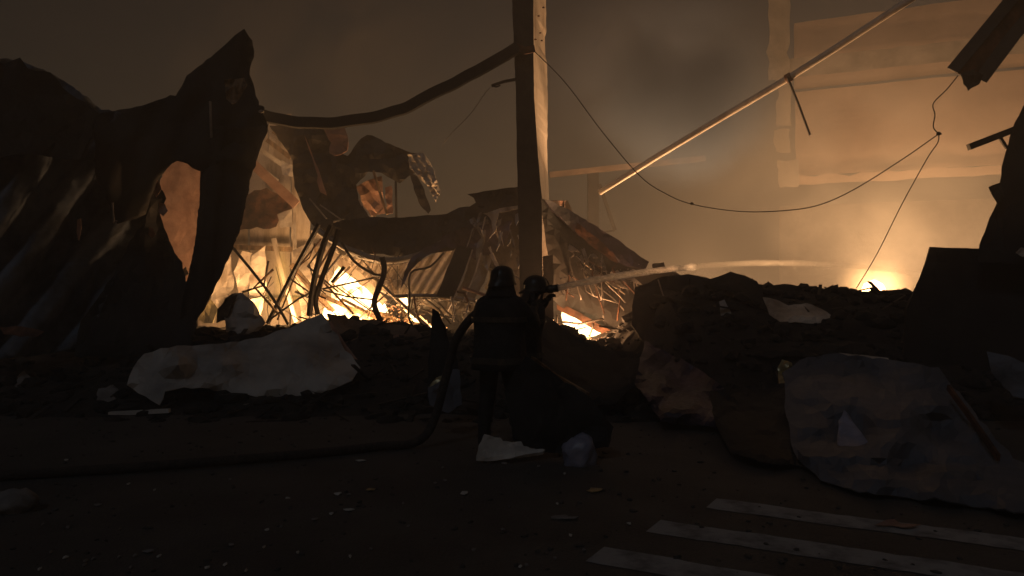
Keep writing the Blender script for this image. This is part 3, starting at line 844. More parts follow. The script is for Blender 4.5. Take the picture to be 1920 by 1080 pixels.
bar('lit_strip', [(905, 498, 16.20), (926, 508, 16.15), (946, 506, 16.20)], rect(.03, .03), M['foil'], RF, 3, .04, 4)

CS = sheet('corrugated_sheet', [(628, 470, 18.70), (680, 488, 18.50), (730, 496, 18.40), (790, 488, 18.40), (846, 458, 18.50), (860, 470, 18.50), (856, 520, 18.30), (846, 562, 18.10), (790, 562, 18.00), (738, 558, 18.00), (700, 540, 18.20), (662, 510, 18.50)],
           M['palew'], None, step=3.0, crum=.02, cs=.6, corr=(-16, 21, .085, 8), jag=1, seed=80, smooth=True, jit=.05)
tag(CS, 'bowed corrugated sheet glowing orange under the curved gutter', 'corrugated sheet')

# pipes and rods in the fire pit
def rod(px, r, mat, label, cat='rod', curve=0, wob=0.0, seed=0, name='bent_rod', group='rods and pipes standing in the fire'):
    return tag(bar(name, px, circ(r, 7), mat, None, curve, wob, seed, True), label, cat, group)
def angle(px, w, mat, label, **kw):
    return tag(bar('angle_iron', px, [(-w, -w), (w, -w), (w, -w * .6), (-w * .6, -w * .6), (-w * .6, w), (-w, w)], mat, None, **kw), label, 'angle iron', 'rods and pipes standing in the fire')
angle([(598, 420, 15.2), (585, 445, 15.3), (545, 520, 15.8), (502, 606, 16.3)], .032, M['soot'], 'long black angle iron leg slanting down across the yellow flame', curve=3)
angle([(622, 422, 15.1), (606, 460, 15.2), (588, 530, 15.4), (580, 592, 15.5)], .04, M['soot'], 'upright black leg in the middle of the bent three', curve=3)
angle([(634, 430, 15), (625, 465, 15.1), (604, 520, 15.2), (592, 560, 15.2), (596, 590, 15.2)], .034, M['soot'], 'black leg bent at its foot next to the white fire', curve=3)
angle([(646, 500, 15.6), (622, 530, 15.6)], .03, M['soot'], 'short black stub poking into the white fire from above')
angle([(716, 482, 15.6), (722, 510, 15.5), (708, 545, 15.4), (702, 570, 15.3), (714, 606, 15.2)], .04, M['soot'], 'twisted thick black bar before the bright edge of the white fire', curve=4, wob=.05)
rod([(436, 464, 16.2), (470, 505, 16.2), (512, 560, 16), (540, 608, 15.8)], .03, M['soot'], 'long thin black rod crossing the pale sheets by the hanging strip', curve=3)
rod([(832, 474, 15.6), (806, 500, 15.5), (770, 512, 15.4), (768, 560, 15.3), (766, 592, 15.3), (776, 616, 15.2), (800, 660, 15)], .022, M['soot'], 'thin black rod bent over like a hook before the corrugated sheet', curve=4)
rod([(505, 600, 16), (560, 560, 16), (600, 540, 16)], .02, M['soot'], 'thin rod rising to meet the black leg above the pale sheets')
rod([(540, 520, 15.9), (580, 548, 15.9), (612, 560, 15.9)], .018, M['rust'], 'thin rusty rod between the slanting leg and the upright leg')
rod([(604, 542, 16.4), (660, 530, 16.5), (712, 518, 16.5)], .02, M['soot'], 'thin tie rod crossing the white fire near its top')
rod([(606, 544, 16.3), (650, 556, 16.3), (700, 562, 16.3)], .018, M['soot'], 'second tie rod fanning out below the first over the white fire')
rod([(520, 600, 16.5), (560, 500, 16.8), (602, 448, 17)], .018, M['rust'], 'rusty rod leaning up behind the slanting leg')
rod([(640, 455, 16.2), (664, 490, 16.2), (700, 514, 16.2), (722, 517, 16.1)], .03, M['soot'], 'curved black strap under the gutter above the white fire', curve=3)
rod([(740, 556, 16.2), (800, 554, 16.2), (870, 560, 16.1), (892, 564, 16)], .04, M['zinc'], 'level pipe along the foot of the corrugated sheet', 'pipe', curve=3, name='bent_pipe')
rod([(722, 540, 16.3), (760, 575, 16.3), (800, 610, 16.1), (818, 628, 16)], .035, M['palew'], 'pale pipe running down beside the small square of flame', 'pipe', curve=2, name='bent_pipe')
rod([(700, 520, 16.8), (735, 552, 16.7), (752, 570, 16.6)], .035, M['foil'], 'bright lit pipe end above the small square of flame', 'pipe', name='bent_pipe')
rod([(776, 556, 16), (782, 590, 16), (792, 612, 15.9)], .022, M['rust'], 'rusty rod dropping from the level pipe', curve=2)
rod([(846, 556, 15.9), (852, 590, 15.9), (846, 604, 15.8)], .02, M['palew'], 'pale stub dropping from the end of the level pipe', curve=2)
rod([(868, 540, 15.6), (905, 552, 15.5), (930, 562, 15.4)], .035, M['salmon'], 'short salmon pipe pointing at the helmet of the nearer firefighter', 'pipe', name='bent_pipe')
rod([(880, 566, 15.6), (872, 600, 15.5), (880, 640, 15.3)], .02, M['palew'], 'thin pale rod under the hose loop', curve=2)
TG = empty('rod_tangle', at(640, 600, 16.4), 'tangle of thin bent bars and wires hanging from the gutter through the flames', 'rod tangle')
rs = random.Random(31)
for k in range(46):
    if k < 30:
        x = rs.uniform(500, 760); y = rs.uniform(455, 520) if x > 590 else rs.uniform(480, 560)
        pts = [(x, y), (x + rs.uniform(-40, 40), y + rs.uniform(15, 60)), (x + rs.uniform(-70, 80), y + rs.uniform(50, 130))]
    else:
        x = rs.uniform(720, 890); y = rs.uniform(540, 590)
        pts = [(x, y), (x + rs.uniform(-40, 40), y + rs.uniform(-6, 30)), (x + rs.uniform(-60, 60), y + rs.uniform(10, 60))]
    d = rs.uniform(16.0, 17.3)
    bar('bent_rod' if k % 4 else 'flat_strip', [(x_, min(y_, 616), d - q * .1) for q, (x_, y_) in enumerate(pts)], circ(rs.uniform(.006, .013), 6) if k % 4 else rect(.012, .05),
        M[['soot', 'rust', 'soot', 'timber', 'zinc'][k % 5]], TG, 0, .02, k + 50, True)
for k, (pts, mat, lab) in enumerate([
    ([(740, 562), (800, 560), (846, 566), (852, 590), (800, 585), (752, 580)], 'zinc', 'creased grey sheet just under the level pipe'),
    ([(800, 580), (845, 576), (852, 604), (838, 592), (818, 602)], 'palew', 'jagged pale sheet above the lowest ember spot'),
    ([(850, 565), (892, 568), (898, 640), (872, 648), (862, 610)], 'zinc', 'grey sheet hanging behind the hose loop'),
    ([(920, 500), (945, 512), (948, 560), (925, 552), (908, 540)], 'pale', 'orange lit scrap beside the helmet of the nearer firefighter'),
    ([(690, 580), (735, 590), (760, 612), (790, 640), (740, 628), (700, 612)], 'timber', 'charred board at the near edge of the white fire'),
    ([(752, 585), (790, 600), (812, 632), (780, 628), (758, 606)], 'timber', 'charred scrap under the burning streak')]):
    tag(sheet('bent_sheet', [(x, y, 17.9 - k * .1) for x, y in pts], M[mat], None, step=7, crum=.09, cs=2.6, jag=3, thick=.01, seed=90 + k), lab, 'metal sheet', 'sheets tangled with the pipes')

# ------------------------------------------------------------------ sloping roof wreck beyond the column
RR = empty('sloping_roof_wreck', at(1150, 600, 17.20), 'dark roof slope falling away from the column with torn hanging shreds', 'roof wreck')
sheet('roof_sheet', [(1014, 372, 14.70), (1040, 385, 16.00), (1072, 408, 17.30), (1110, 430, 17.30), (1150, 462, 17.30), (1190, 494, 17.20), (1216, 508, 17.20), (1250, 502, 17.10), (1285, 520, 16.90), (1296, 620, 16.40), (1205, 690, 16.30), (1165, 668, 16.40), (1150, 640, 16.70),
      (1110, 610, 17.00), (1060, 580, 17.10), (1036, 562, 15.90), (1024, 500, 15.80)], M['sootsheet'], RR, step=12, crum=.13, cs=1.3, jag=3, seed=100)
sheet('ridge_flashing', [(1018, 374, 14.60), (1034, 378, 15.90), (1060, 392, 17.10), (1112, 422, 17.10), (1160, 452, 17.10), (1202, 484, 17.00), (1216, 492, 17.00), (1210, 506, 16.90), (1176, 500, 16.90), (1132, 474, 16.90), (1080, 438, 16.90), (1036, 398, 15.70)],
      M['plum'], RR, step=8, crum=.07, cs=2, jag=2.5, thick=.03, seed=101)
sheet('rust_streak', [(1050, 402, 16.78), (1075, 412, 16.78), (1110, 440, 16.76), (1150, 474, 16.74), (1160, 494, 16.70), (1145, 488, 16.70), (1110, 462, 16.72), (1070, 426, 16.75)], M['rust'], RR, step=7, crum=.05, cs=2.4, jag=2, seed=102)
sheet('lit_fin', [(1060, 378, 17.30), (1064, 376, 17.30), (1071, 390, 17.30), (1077, 408, 17.30), (1066, 402, 17.30), (1060, 390, 17.30)], M['colm'], RR, step=5, crum=.01, jag=.6, thick=.02, seed=103)
sheet('cap_plate', [(1030, 376, 16.20), (1060, 376, 17.50), (1068, 402, 17.40), (1045, 392, 17.35)], M['rust'], RR, step=7, crum=.02, jag=1, thick=.02, seed=104)
sheet('end_cap', [(1222, 498, 16.90), (1244, 495, 16.90), (1248, 510, 16.80), (1226, 512, 16.80)], M['soot'], RR, step=6, crum=.03, jag=1.5, thick=.1, seed=105)
sheet('lower_flap', [(1044, 566, 16.90), (1082, 584, 16.80), (1130, 612, 16.60), (1170, 634, 16.50), (1165, 642, 16.50), (1120, 622, 16.60), (1072, 594, 16.80), (1044, 580, 16.90)], M['rust'], RR, step=7, crum=.03, cs=2, jag=1.5, thick=.03, seed=106)
sheet('lower_flap', [(1135, 622, 16.45), (1162, 634, 16.40), (1156, 652, 16.30), (1140, 640, 16.40)], M['timber'], RR, step=6, crum=.03, jag=1.5, thick=.02, seed=107)
rs = random.Random(21)
for k in range(16):
    x = rs.uniform(1030, 1190); y = 440 + (x - 1030) * .35 + rs.uniform(0, 50)
    bar('bent_rod', [(x, y, 16.2), (x + rs.uniform(-14, 26), y + rs.uniform(14, 40), 16.1), (x + rs.uniform(-10, 60), y + rs.uniform(40, 90), 16.0)], circ(rs.uniform(.008, .018), 6), M['zinc'] if k % 2 else M['rust'], RR, 4, .04, k, True)
for k in range(34):
    t = rs.random()
    x = 1062 + t * 125 + rs.uniform(-8, 8); y = 478 + t * 55 + rs.uniform(-22, 26)
    L = rs.uniform(10, 34); a = rs.uniform(.35, 1.25)
    w = rs.uniform(1.5, 3.6)
    x2, y2 = x + L * math.cos(a), y + L * math.sin(a)
    sheet('torn_shred', [(x - w, y, 16.35), (x + w, y - w, 16.35), ((x + x2) / 2 + w * .8, (y + y2) / 2 - w, 16.3), (x2, y2, 14.05), ((x + x2) / 2 - w * .8, (y + y2) / 2 + w, 16.3)], M['zinc'] if k % 3 else M['palew'], RR, step=7, crum=.05, cs=4, jag=1, thick=.006, seed=110 + k)
for k, px in enumerate([[(1080, 480), (1120, 515), (1172, 552)], [(1110, 530), (1150, 560), (1170, 582)], [(1234, 524), (1244, 555), (1260, 598)], [(1267, 575), (1276, 592)], [(1190, 522), (1198, 548)], [(1150, 520), (1188, 524)], [(1056, 448), (1060, 470)]]):
    bar('torn_strip', [(x, y, 16.25 if x < 1230 else 13.1) for x, y in px], rect(.025, .02), M['zinc'] if k % 2 else M['palew'], RR, 3 if len(px) > 2 else 0)
v, f = rock_data(at(1062, 466, 16.50), .035, 3, .6, 1)
link('clip', v, f, M['pale'], RR)

for k, (px, lab) in enumerate([([(1050, 604), (1090, 606), (1132, 598)], 'charred stick lying across the top of the fire behind the firefighters'),
                               ([(1060, 622), (1096, 634), (1128, 652)], 'charred stick slanting through the fire behind the firefighters'),
                               ([(1112, 606), (1104, 634), (1106, 656)], 'upright charred stick in the fire behind the firefighters'),
                               ([(1046, 590), (1044, 612), (1052, 626)], 'bent dark strap at the near end of the fire behind the firefighters')]):
    rod([(x, y, 15.9) for x, y in px], .022, M['soot'], lab, 'stick', curve=3, wob=.05, seed=k, name='charred_stick', group='sticks in the fire behind the firefighters')

# ------------------------------------------------------------------ the fallen pipe, hanging girder, cable
FP = bar('fallen_pipe', [(1745, -26, 13.2), (1480, 145, 14.6), (1300, 252, 15.8), (1124, 361, 17)], circ(.062, 10), M['colm'], None, 3, .015, 2, True)
tag(FP, 'long straight pipe hanging diagonally across the glowing smoke', 'pipe')
hb = bar('flat_bar', [(1477, 146, 14.4), (1496, 192, 14.35), (1519, 254, 14.3)], rect(.10, .03), M['soot'], FP)
v, f = sweep_data([at(1474, 149, 14.62), at(1484, 143, 14.56)], circ(.085, 10)); link('pipe_clamp', v, f, M['rust'], FP, True)
HG = empty('hanging_girder', at(1830, 100, 11), 'rusty channel girder hanging from above with a torn end', 'girder')
sheet('web_plate', [(2010, -130, 10.4), (1925, -35, 10.7), (1860, 45, 10.9), (1787, 132, 11), (1793, 138, 11), (1806, 142, 11), (1816, 160, 11), (1838, 146, 11), (1900, 62, 10.9), (1980, -30, 10.6), (2070, -130, 10.3)], M['rust'], HG, step=11, crum=.03, cs=1.5, jag=1.5, thick=.02, seed=120)
bar('flange', [(2008, -132, 10.35), (1924, -36, 10.65), (1859, 44, 10.85), (1786, 132, 10.95)], rect(.02, .16), M['soot'], HG)
bar('flange', [(2074, -130, 10.2), (1984, -28, 10.55), (1902, 64, 10.8), (1838, 150, 10.95)], rect(.025, .18), M['soot'], HG)
sheet('torn_end', [(1800, 138, 10.92), (1824, 130, 10.9), (1842, 140, 10.9), (1836, 158, 10.9), (1815, 171, 10.9), (1806, 158, 10.9)], M['soot'], HG, step=6, crum=.05, cs=3, jag=2.5, thick=.012, seed=121)
wi = empty('hanging_cable', at(1760, 252, 11.2), 'slack black cable looping from the column to the hanging girder', 'cable')
link('strand', *sweep_data(smooth_path([at(*p) for p in [(1000, 94, 14.7), (1060, 155, 14.3), (1130, 248, 13.8), (1200, 330, 13.3), (1250, 364, 13), (1298, 383, 12.7), (1380, 396, 12.3), (1455, 396, 12), (1530, 386, 11.8), (1600, 356, 11.6), (1690, 300, 11.4), (1759, 252, 11.2)]], 6), circ(.0085, 6)), M['wire'], wi, True)
link('strand', *sweep_data(smooth_path([at(*p) for p in [(1796, 142, 11), (1775, 168, 11.05), (1750, 194, 11.1), (1753, 215, 11.15), (1750, 238, 11.15), (1759, 250, 11.2)]], 5), circ(.0085, 6)), M['wire'], wi, True)
link('strand', *sweep_data(smooth_path([at(*p) for p in [(1760, 252, 11.2), (1758, 268, 11.3), (1738, 298, 11.5), (1690, 385, 12), (1645, 475, 12.5), (1606, 540, 13)]], 5), circ(.0075, 6)), M['wire'], wi, True)
for px, py, d, r in [(1760, 251, 11.2, .036), (1297, 382, 12.7, .032)]:
    link('knot', *rock_data(at(px, py, d), r, px, .8, 1), M['wire'], wi, True)

# ------------------------------------------------------------------ dark wreck at the edge
RW = empty('buckled_wreck', at(1880, 660, 10.8), 'dark buckled sheet wreck bulging in at the frame edge', 'wreck')
sheet('hanging_sheet', [(2060, 60, 10.2), (1960, 130, 10.6), (1922, 192, 10.8), (1898, 242, 10.9), (1882, 298, 10.9), (1874, 344, 10.9), (1855, 352, 10.85), (1862, 366, 10.85), (1869, 380, 10.9), (1850, 424, 10.9), (1836, 460, 10.85), (1834, 492, 10.8), (2060, 500, 10.2)],
      M['sootsheet'], RW, step=12, crum=.10, cs=1, jag=2.5, seed=130)
sheet('torn_flap', [(1853, 351, 10.7), (1876, 342, 10.75), (1884, 370, 10.75), (1870, 384, 10.75)], M['soot'], RW, step=7, crum=.04, cs=3, jag=2, seed=131)
bar('arm', [(1816, 276, 10.9), (1855, 261, 10.9), (1904, 242, 10.9)], rect(.08, .085), M['soot'], RW)
bar('arm_brace', [(1874, 256, 10.9), (1888, 278, 10.9)], rect(.03, .04), M['soot'], RW)
sheet('lit_scrap', [(1904, 474, 10.5), (1914, 464, 10.5), (1930, 468, 10.5), (1918, 482, 10.5)], M['pale'], RW, step=5, crum=.04, cs=4, jag=1.5, seed=132)
DP = empty('dark_panel_box', at(1820, 680, 11.2), 'dark flat-topped panel box standing on the rubble crest', 'panel box')
sheet('front_sheet', [(1742, 464, 11.4), (1790, 466, 11.35), (1850, 468, 11.3), (2000, 472, 11), (2000, 720, 10.6), (1690, 700, 11), (1696, 580, 11.2), (1712, 546, 11.25), (1724, 520, 11.3), (1734, 492, 11.4)], M['sootsheet'], DP, step=16, crum=.05, cs=.7, jag=1.5, thick=.05, seed=133)
sheet('top_sheet', [(1742, 463, 11.35), (1850, 467, 11.25), (2000, 471, 10.95), (2000, 478, 12.2), (1860, 476, 12.4), (1752, 474, 12.5)], M['soot'], DP, step=16, crum=.02, jag=1, thick=.02, seed=134)
# ------------------------------------------------------------------ sheets, boards and tarps on the rubble slope
def piece(name, pts, mat, label, cat, step=12, crum=.06, cs=1.3, jag=3, thick=.012, seed=0, group=None, corr=None, ctrl=(), smooth=False, rim=0):
    return tag(sheet(name, pts, M[mat], None, ctrl, step, crum, cs, corr, jag, thick, seed, smooth, rim=rim), label, cat, group)
piece('pale_tarpaulin', [(238, 722, 10.4), (250, 690, 10.5), (270, 664, 10.7), (302, 654, 10.9), (360, 650, 11.2), (420, 645, 11.5), (490, 634, 11.7), (545, 616, 11.9), (580, 598, 12), (604, 588, 12), (616, 604, 11.9), (640, 645, 11.6), (676, 690, 11),
      (660, 715, 10.6), (600, 738, 10.5), (520, 745, 10.5), (440, 738, 10.4), (390, 728, 10.4), (345, 727, 10.35), (310, 735, 10.3), (300, 760, 10.2), (285, 752, 10.2)], 'tarpw', 'large pale tarpaulin sagging over the rubble before the white fire', 'tarpaulin',
      12, .15, 1.2, 5, .012, 140, ctrl=[(420, 690, 10.6), (560, 680, 10.9), (330, 690, 10.3)], corr=(70, 60, .06, 3))
piece('crumpled_foil', [(421, 560, 14), (436, 550, 14), (455, 549, 13.9), (480, 575, 13.8), (498, 606, 13.6), (480, 624, 13.4), (445, 634, 13.3), (424, 622, 13.5), (420, 590, 13.8)], 'tarpw', 'crumpled grey foil lump at the foot of the pale sheets', 'foil', 8, .14, 2.4, 3, .012, 141)
piece('crumpled_foil', [(408, 580, 13.9), (422, 562, 13.9), (446, 552, 13.9), (436, 568, 13.8), (424, 600, 13.6), (406, 606, 13.6)], 'soot', 'dark sheet folded behind the crumpled grey foil lump', 'metal sheet', 7, .08, 2.4, 3, .012, 142)
piece('brown_slab', [(612, 590, 12.6), (650, 600, 12.9), (700, 604, 13), (770, 612, 13), (790, 630, 12.9), (800, 660, 12.6), (760, 672, 12.3), (716, 684, 12), (680, 686, 11.8), (650, 650, 12.1), (625, 620, 12.4)], 'brown', 'brown scorched slab lying before the fire pit', 'slab', 10, .08, 1.3, 3, .04, 143)
piece('salmon_scrap', [(706, 624, 12.6), (716, 620, 12.6), (720, 640, 12.5), (710, 646, 12.5)], 'salmon', 'taller salmon scrap standing on the brown scorched slab', 'scrap', 5, .03, 4, 2, .02, 144)
piece('salmon_scrap', [(738, 630, 12.6), (748, 628, 12.6), (750, 646, 12.5), (740, 648, 12.5)], 'salmon', 'shorter salmon scrap on the brown scorched slab nearer the shard', 'scrap', 5, .03, 4, 2, .02, 145)
piece('pale_board', [(612, 606, 12.2), (622, 604, 12.2), (650, 650, 11.9), (682, 690, 11.5), (672, 690, 11.5), (640, 655, 11.8)], 'salmon', 'narrow tan board along the edge of the pale tarpaulin', 'board', 8, .02, 2, 1, .03, 146)
piece('upright_shard', [(812, 579, 9.6), (822, 584, 9.6), (838, 628, 9.5), (852, 662, 9.4), (864, 700, 9.3), (862, 752, 9.2), (800, 752, 9.2), (803, 690, 9.35), (806, 640, 9.5)], 'sootsheet', 'dark pointed metal shard standing upright beside the hose', 'shard', 9, .06, 1.6, 2, .02, 147, corr=(0, 22, .03), smooth=True)
piece('metal_drum_lid', [(802, 728, 8.6), (822, 706, 8.7), (850, 693, 8.8), (862, 694, 8.8), (866, 760, 8.6), (840, 775, 8.5), (806, 760, 8.5)], 'tarp', 'bent grey lid with a bright rim by the foot of the shard', 'lid', 8, .05, 2, 2, .015, 148)
piece('foil_strip', [(803, 726, 8.5), (818, 708, 8.55), (834, 702, 8.6), (826, 714, 8.52), (810, 724, 8.48)], 'foil', 'bright yellow strip on the rim of the bent grey lid', 'strip', 5, .02, 4, 1, .006, 149)
piece('dark_slab', [(1010, 595, 11.6), (1022, 596, 11.6), (1060, 622, 11.6), (1100, 646, 11.5), (1140, 662, 11.4), (1190, 664, 11.2), (1215, 700, 10.6), (1150, 760, 9.6), (1060, 760, 9.4), (1000, 720, 9.8), (1000, 640, 11)], 'sootsheet', 'dark slab tipped up before the fire behind the firefighters', 'slab', 12, .10, 1.2, 3, .05, 150)
plank([(985, 664, 8.8), (1040, 706, 8.6), (1102, 742, 8.4)], .04, .07, M['timber'], 'brown plank slanting down beside the firefighter towards the middle')
piece('dark_heap_sheet', [(946, 735, 7.5), (968, 690, 7.5), (986, 668, 7.5), (1040, 702, 7.45), (1104, 744, 7.45), (1150, 800, 7.42), (1140, 838, 7.4), (1040, 850, 7.4), (990, 846, 7.4), (962, 800, 7.45)], 'sootsheet',
      'dark sheet heaped up beside the legs of the nearer firefighter', 'metal sheet', 10, .10, 1.5, 3, .012, 163)
piece('fallen_cladding', [(1208, 640, 11.6), (1262, 668, 11.3), (1310, 692, 10.6), (1388, 752, 9.4), (1380, 800, 9), (1320, 800, 8.8), (1240, 790, 8.8), (1190, 720, 9.8)], 'plum', 'dark cladding sheet sloping to the street with a paler fold', 'cladding', 8, .16, 1.3, 4, .012, 151, corr=(50, 60, .10))
piece('collapsed_cladding', [(1190, 540, 13.7), (1236, 520, 13.5), (1290, 514, 13.4), (1335, 524, 13.2), (1352, 560, 12.9), (1362, 640, 12.0), (1300, 695, 11.3), (1215, 655, 11.8), (1184, 610, 12.6)], 'sootsheet',
      'dark buckled cladding heaped where the sloping roof wreck ends', 'cladding', 11, .13, 1.2, 3, .012, 170)
piece('collapsed_cladding', [(1350, 552, 12.7), (1440, 592, 12.3), (1575, 612, 12.1), (1705, 604, 12.1), (1712, 668, 11.2), (1560, 664, 11.0), (1440, 672, 10.9), (1358, 655, 11.5)], 'sootsheet',
      'dark sheet draped below the pale flat sheet on the crest', 'cladding', 12, .11, 1.1, 3, .012, 171)
piece('collapsed_cladding', [(1438, 538, 13.3), (1470, 533, 13.4), (1520, 540, 13.4), (1600, 546, 13.4), (1660, 548, 13.4), (1712, 553, 13.3), (1712, 614, 12.5), (1580, 612, 12.5), (1500, 580, 12.8), (1450, 560, 13.0)], 'sootsheet',
      'long dark sheet forming the crest below the far ball of fire', 'cladding', 11, .07, 1.2, 2, .012, 172)
piece('pale_sheet', [(1430, 558, 12.3), (1452, 562, 12.3), (1478, 574, 12.3), (1512, 569, 12.3), (1540, 580, 12.2), (1576, 605, 12), (1530, 607, 11.8), (1462, 604, 11.8), (1442, 590, 12)], 'pale', 'pale flat sheet lying on the rubble crest below the far fire', 'metal sheet', 9, .05, 1.6, 2, .012, 152)
piece('pale_sheet', [(1318, 528, 12.7), (1345, 520, 12.8), (1370, 510, 12.9), (1396, 517, 12.9), (1419, 528, 12.8), (1430, 545, 12.6), (1438, 582, 12.2), (1410, 576, 12.2), (1372, 548, 12.4), (1340, 542, 12.5)], 'sootsheet', 'grey peaked sheet lifting from the rubble crest under the water arc', 'metal sheet', 9, .08, 1.6, 2, .012, 153)
piece('pale_sheet', [(1348, 566, 12.2), (1358, 562, 12.2), (1372, 590, 12), (1352, 594, 12)], 'tarpw', 'small dim triangle of sheet below the grey peaked sheet', 'metal sheet', 7, .04, 2, 2, .012, 154)
piece('crumpled_foil', [(1458, 690, 10.2), (1466, 674, 10.2), (1484, 680, 10.15), (1488, 704, 10.05), (1476, 726, 9.95), (1462, 728, 9.95)], 'foil', 'glinting foil knot at the upper corner of the blue tarpaulin', 'foil', 5, .08, 5, 2, .008, 155)
piece('bright_strip', [(1573, 662, 10.5), (1610, 666, 10.4), (1664, 672, 10.3), (1672, 680, 10.2), (1636, 678, 10.25), (1590, 672, 10.4)], 'pale', 'thin pale ribbed strip along the top of the blue tarpaulin', 'strip', 5, .02, 3, 1, .01, 156, corr=(0, 12, .02))
piece('blue_tarpaulin', [(1466, 700, 9.6), (1500, 676, 9.9), (1560, 664, 10.1), (1650, 672, 10), (1760, 690, 9.7), (1800, 736, 9.1), (1850, 800, 8.0), (1900, 862, 7.2), (1990, 900, 6.5), (1990, 968, 5.45), (1900, 963, 5.5), (1780, 943, 5.75), (1640, 928, 6.0), (1540, 904, 6.4), (1490, 850, 7.3), (1474, 780, 8.4)],
      'tarp', 'wide blue grey tarpaulin spread down the slope to the crossing', 'tarpaulin', 14, .26, 1.25, 6, .012, 157, rim=16, corr=(40, 150, .12, 4), ctrl=[(1600, 780, 8.0), (1700, 850, 7.2), (1760, 780, 8.2)])
piece('plastic_bag', [(1572, 790, 7.7), (1582, 770, 7.85), (1596, 788, 7.75), (1616, 812, 7.5), (1642, 850, 7.1), (1640, 872, 6.95), (1612, 878, 6.9), (1584, 860, 7.05), (1570, 832, 7.3)], 'tarpb', 'lavender plastic bag lying on the blue tarpaulin', 'bag', 8, .07, 3, 3, .012, 158, smooth=True)
plank([(1778, 726, 8.6), (1822, 786, 8.0), (1872, 858, 7.1)], .03, .06, M['rust'], 'thin rusty edging running down the edge of the blue tarpaulin', 'edging', 'metal_edging', curve=3)
piece('bent_cladding', [(1850, 660, 9.6), (1890, 668, 9.4), (1960, 700, 9), (1990, 760, 8.4), (1900, 745, 8.6), (1860, 700, 9.2)], 'blue', 'dim bent cladding at the frame edge above the blue tarpaulin', 'cladding', 12, .08, 1.2, 3, .012, 159)
piece('dark_tarpaulin', [(1330, 735, 9.2), (1420, 720, 9.6), (1475, 720, 9.5), (1490, 800, 8.2), (1520, 880, 6.85), (1440, 870, 7.0), (1370, 850, 7.5), (1340, 790, 8.3)], 'sootsheet', 'dark sheet between the sloping cladding and the blue tarpaulin', 'metal sheet', 9, .18, 1.3, 5, .012, 160)
plank([(205, 776, 9.98), (260, 773, 10.0), (318, 770, 10.0)], .06, .05, M['board'], 'pale stick lying on the street below the tarpaulin end', 'stick', 'pale_stick')
plank([(458, 762, 10.3), (494, 750, 10.6)], .05, .05, M['stone'], 'short dim stick beneath the middle of the pale tarpaulin', 'stick', 'pale_stick')

# things lying on the street
def lump(px, py, w, h, mat, name, label, cat, seed, group=None):
    """A stone or lump whose foot stands on the street at pixel row py."""
    d = EYE * F / (py - 540)
    r = w / F * d / 2
    c = Vector((gx(px, d), d, 0))
    flat = h / w * 1.7
    v, f = rock_data(Vector((0, 0, 0)), r / 1.1, seed, flat, 3)
    zc = h / F * d * .42
    v = [p + c + Vector((0, 0, zc)) for p in v]
    return tag(link(name, v, f, M[mat], None, True), label, cat, group)
piece('broken_board', [(893, 862, 7.2), (897, 836, 7.25), (906, 817, 7.35), (936, 822, 7.4), (940, 828, 7.4), (984, 831, 7.5), (994, 842, 7.45), (1022, 848, 7.4), (1018, 852, 7.3), (940, 863, 7.2)], 'board', 'broken white board lying on the street before the firefighter', 'board', 8, .025, 3, 1.5, .03, 161)
lump(1087, 871, 66, 46, 'tarpb', 'round_lump', 'round lavender lump on the street beside the broken white board', 'lump', 3)
lump(40, 752, 46, 40, 'stone', 'pale_stone', 'round stone near the frame edge under the ribbed wall', 'stone', 4)
lump(210, 766, 52, 34, 'stone', 'pale_stone', 'dim stone beside the low end of the pale tarpaulin', 'stone', 5)
lump(26, 958, 76, 34, 'stone', 'pale_stone', 'largest stone low on the street at the frame corner', 'stone', 6)
def flake(px, py, w, h, mat, label, cat, seed, group=None):
    d = EYE * F / (py - 540)
    c = Vector((gx(px, d), d, street_h(gx(px, d), d)))
    rr = random.Random(seed)
    n = 9
    W_, D_ = w / F * d / 2, max(.02, h / F * d / 2 * d / EYE * .55)
    ring = []
    for k in range(n):
        a = 2 * math.pi * k / n
        q = rr.uniform(.6, 1.15)
        ring.append(Vector((W_ * q * math.cos(a), D_ * q * math.sin(a), rr.uniform(.004, .012))) + c)
    top = [p + Vector((0, 0, .006)) for p in ring]
    vs = ring + top + [c + Vector((0, 0, .02)), c + Vector((0, 0, .002))]
    fs = [[k, (k + 1) % n, n + (k + 1) % n, n + k] for k in range(n)] + [[n + k, n + (k + 1) % n, 2 * n] for k in range(n)] + [[(k + 1) % n, k, 2 * n + 1] for k in range(n)]
    return tag(link('litter_flake', vs, fs, M[mat], None), label, cat, group)
flake(1117, 922, 36, 14, 'foil', 'crumpled yellow wrapper on the street below the lavender lump', 'wrapper', 1)
flake(1056, 972, 52, 14, 'stone', 'flat grey scrap on the street beside the crossing stripes', 'scrap', 2)
piece('folded_paper', [(1640, 986, 5.3), (1660, 976, 5.38), (1676, 974, 5.4), (1690, 986, 5.32), (1726, 990, 5.3), (1714, 998, 5.22), (1694, 1000, 5.2), (1672, 988, 5.28)], 'salmon', 'folded tan paper lying on the uppermost crossing stripe', 'paper', 6, .02, 5, 1.5, .006, 162)
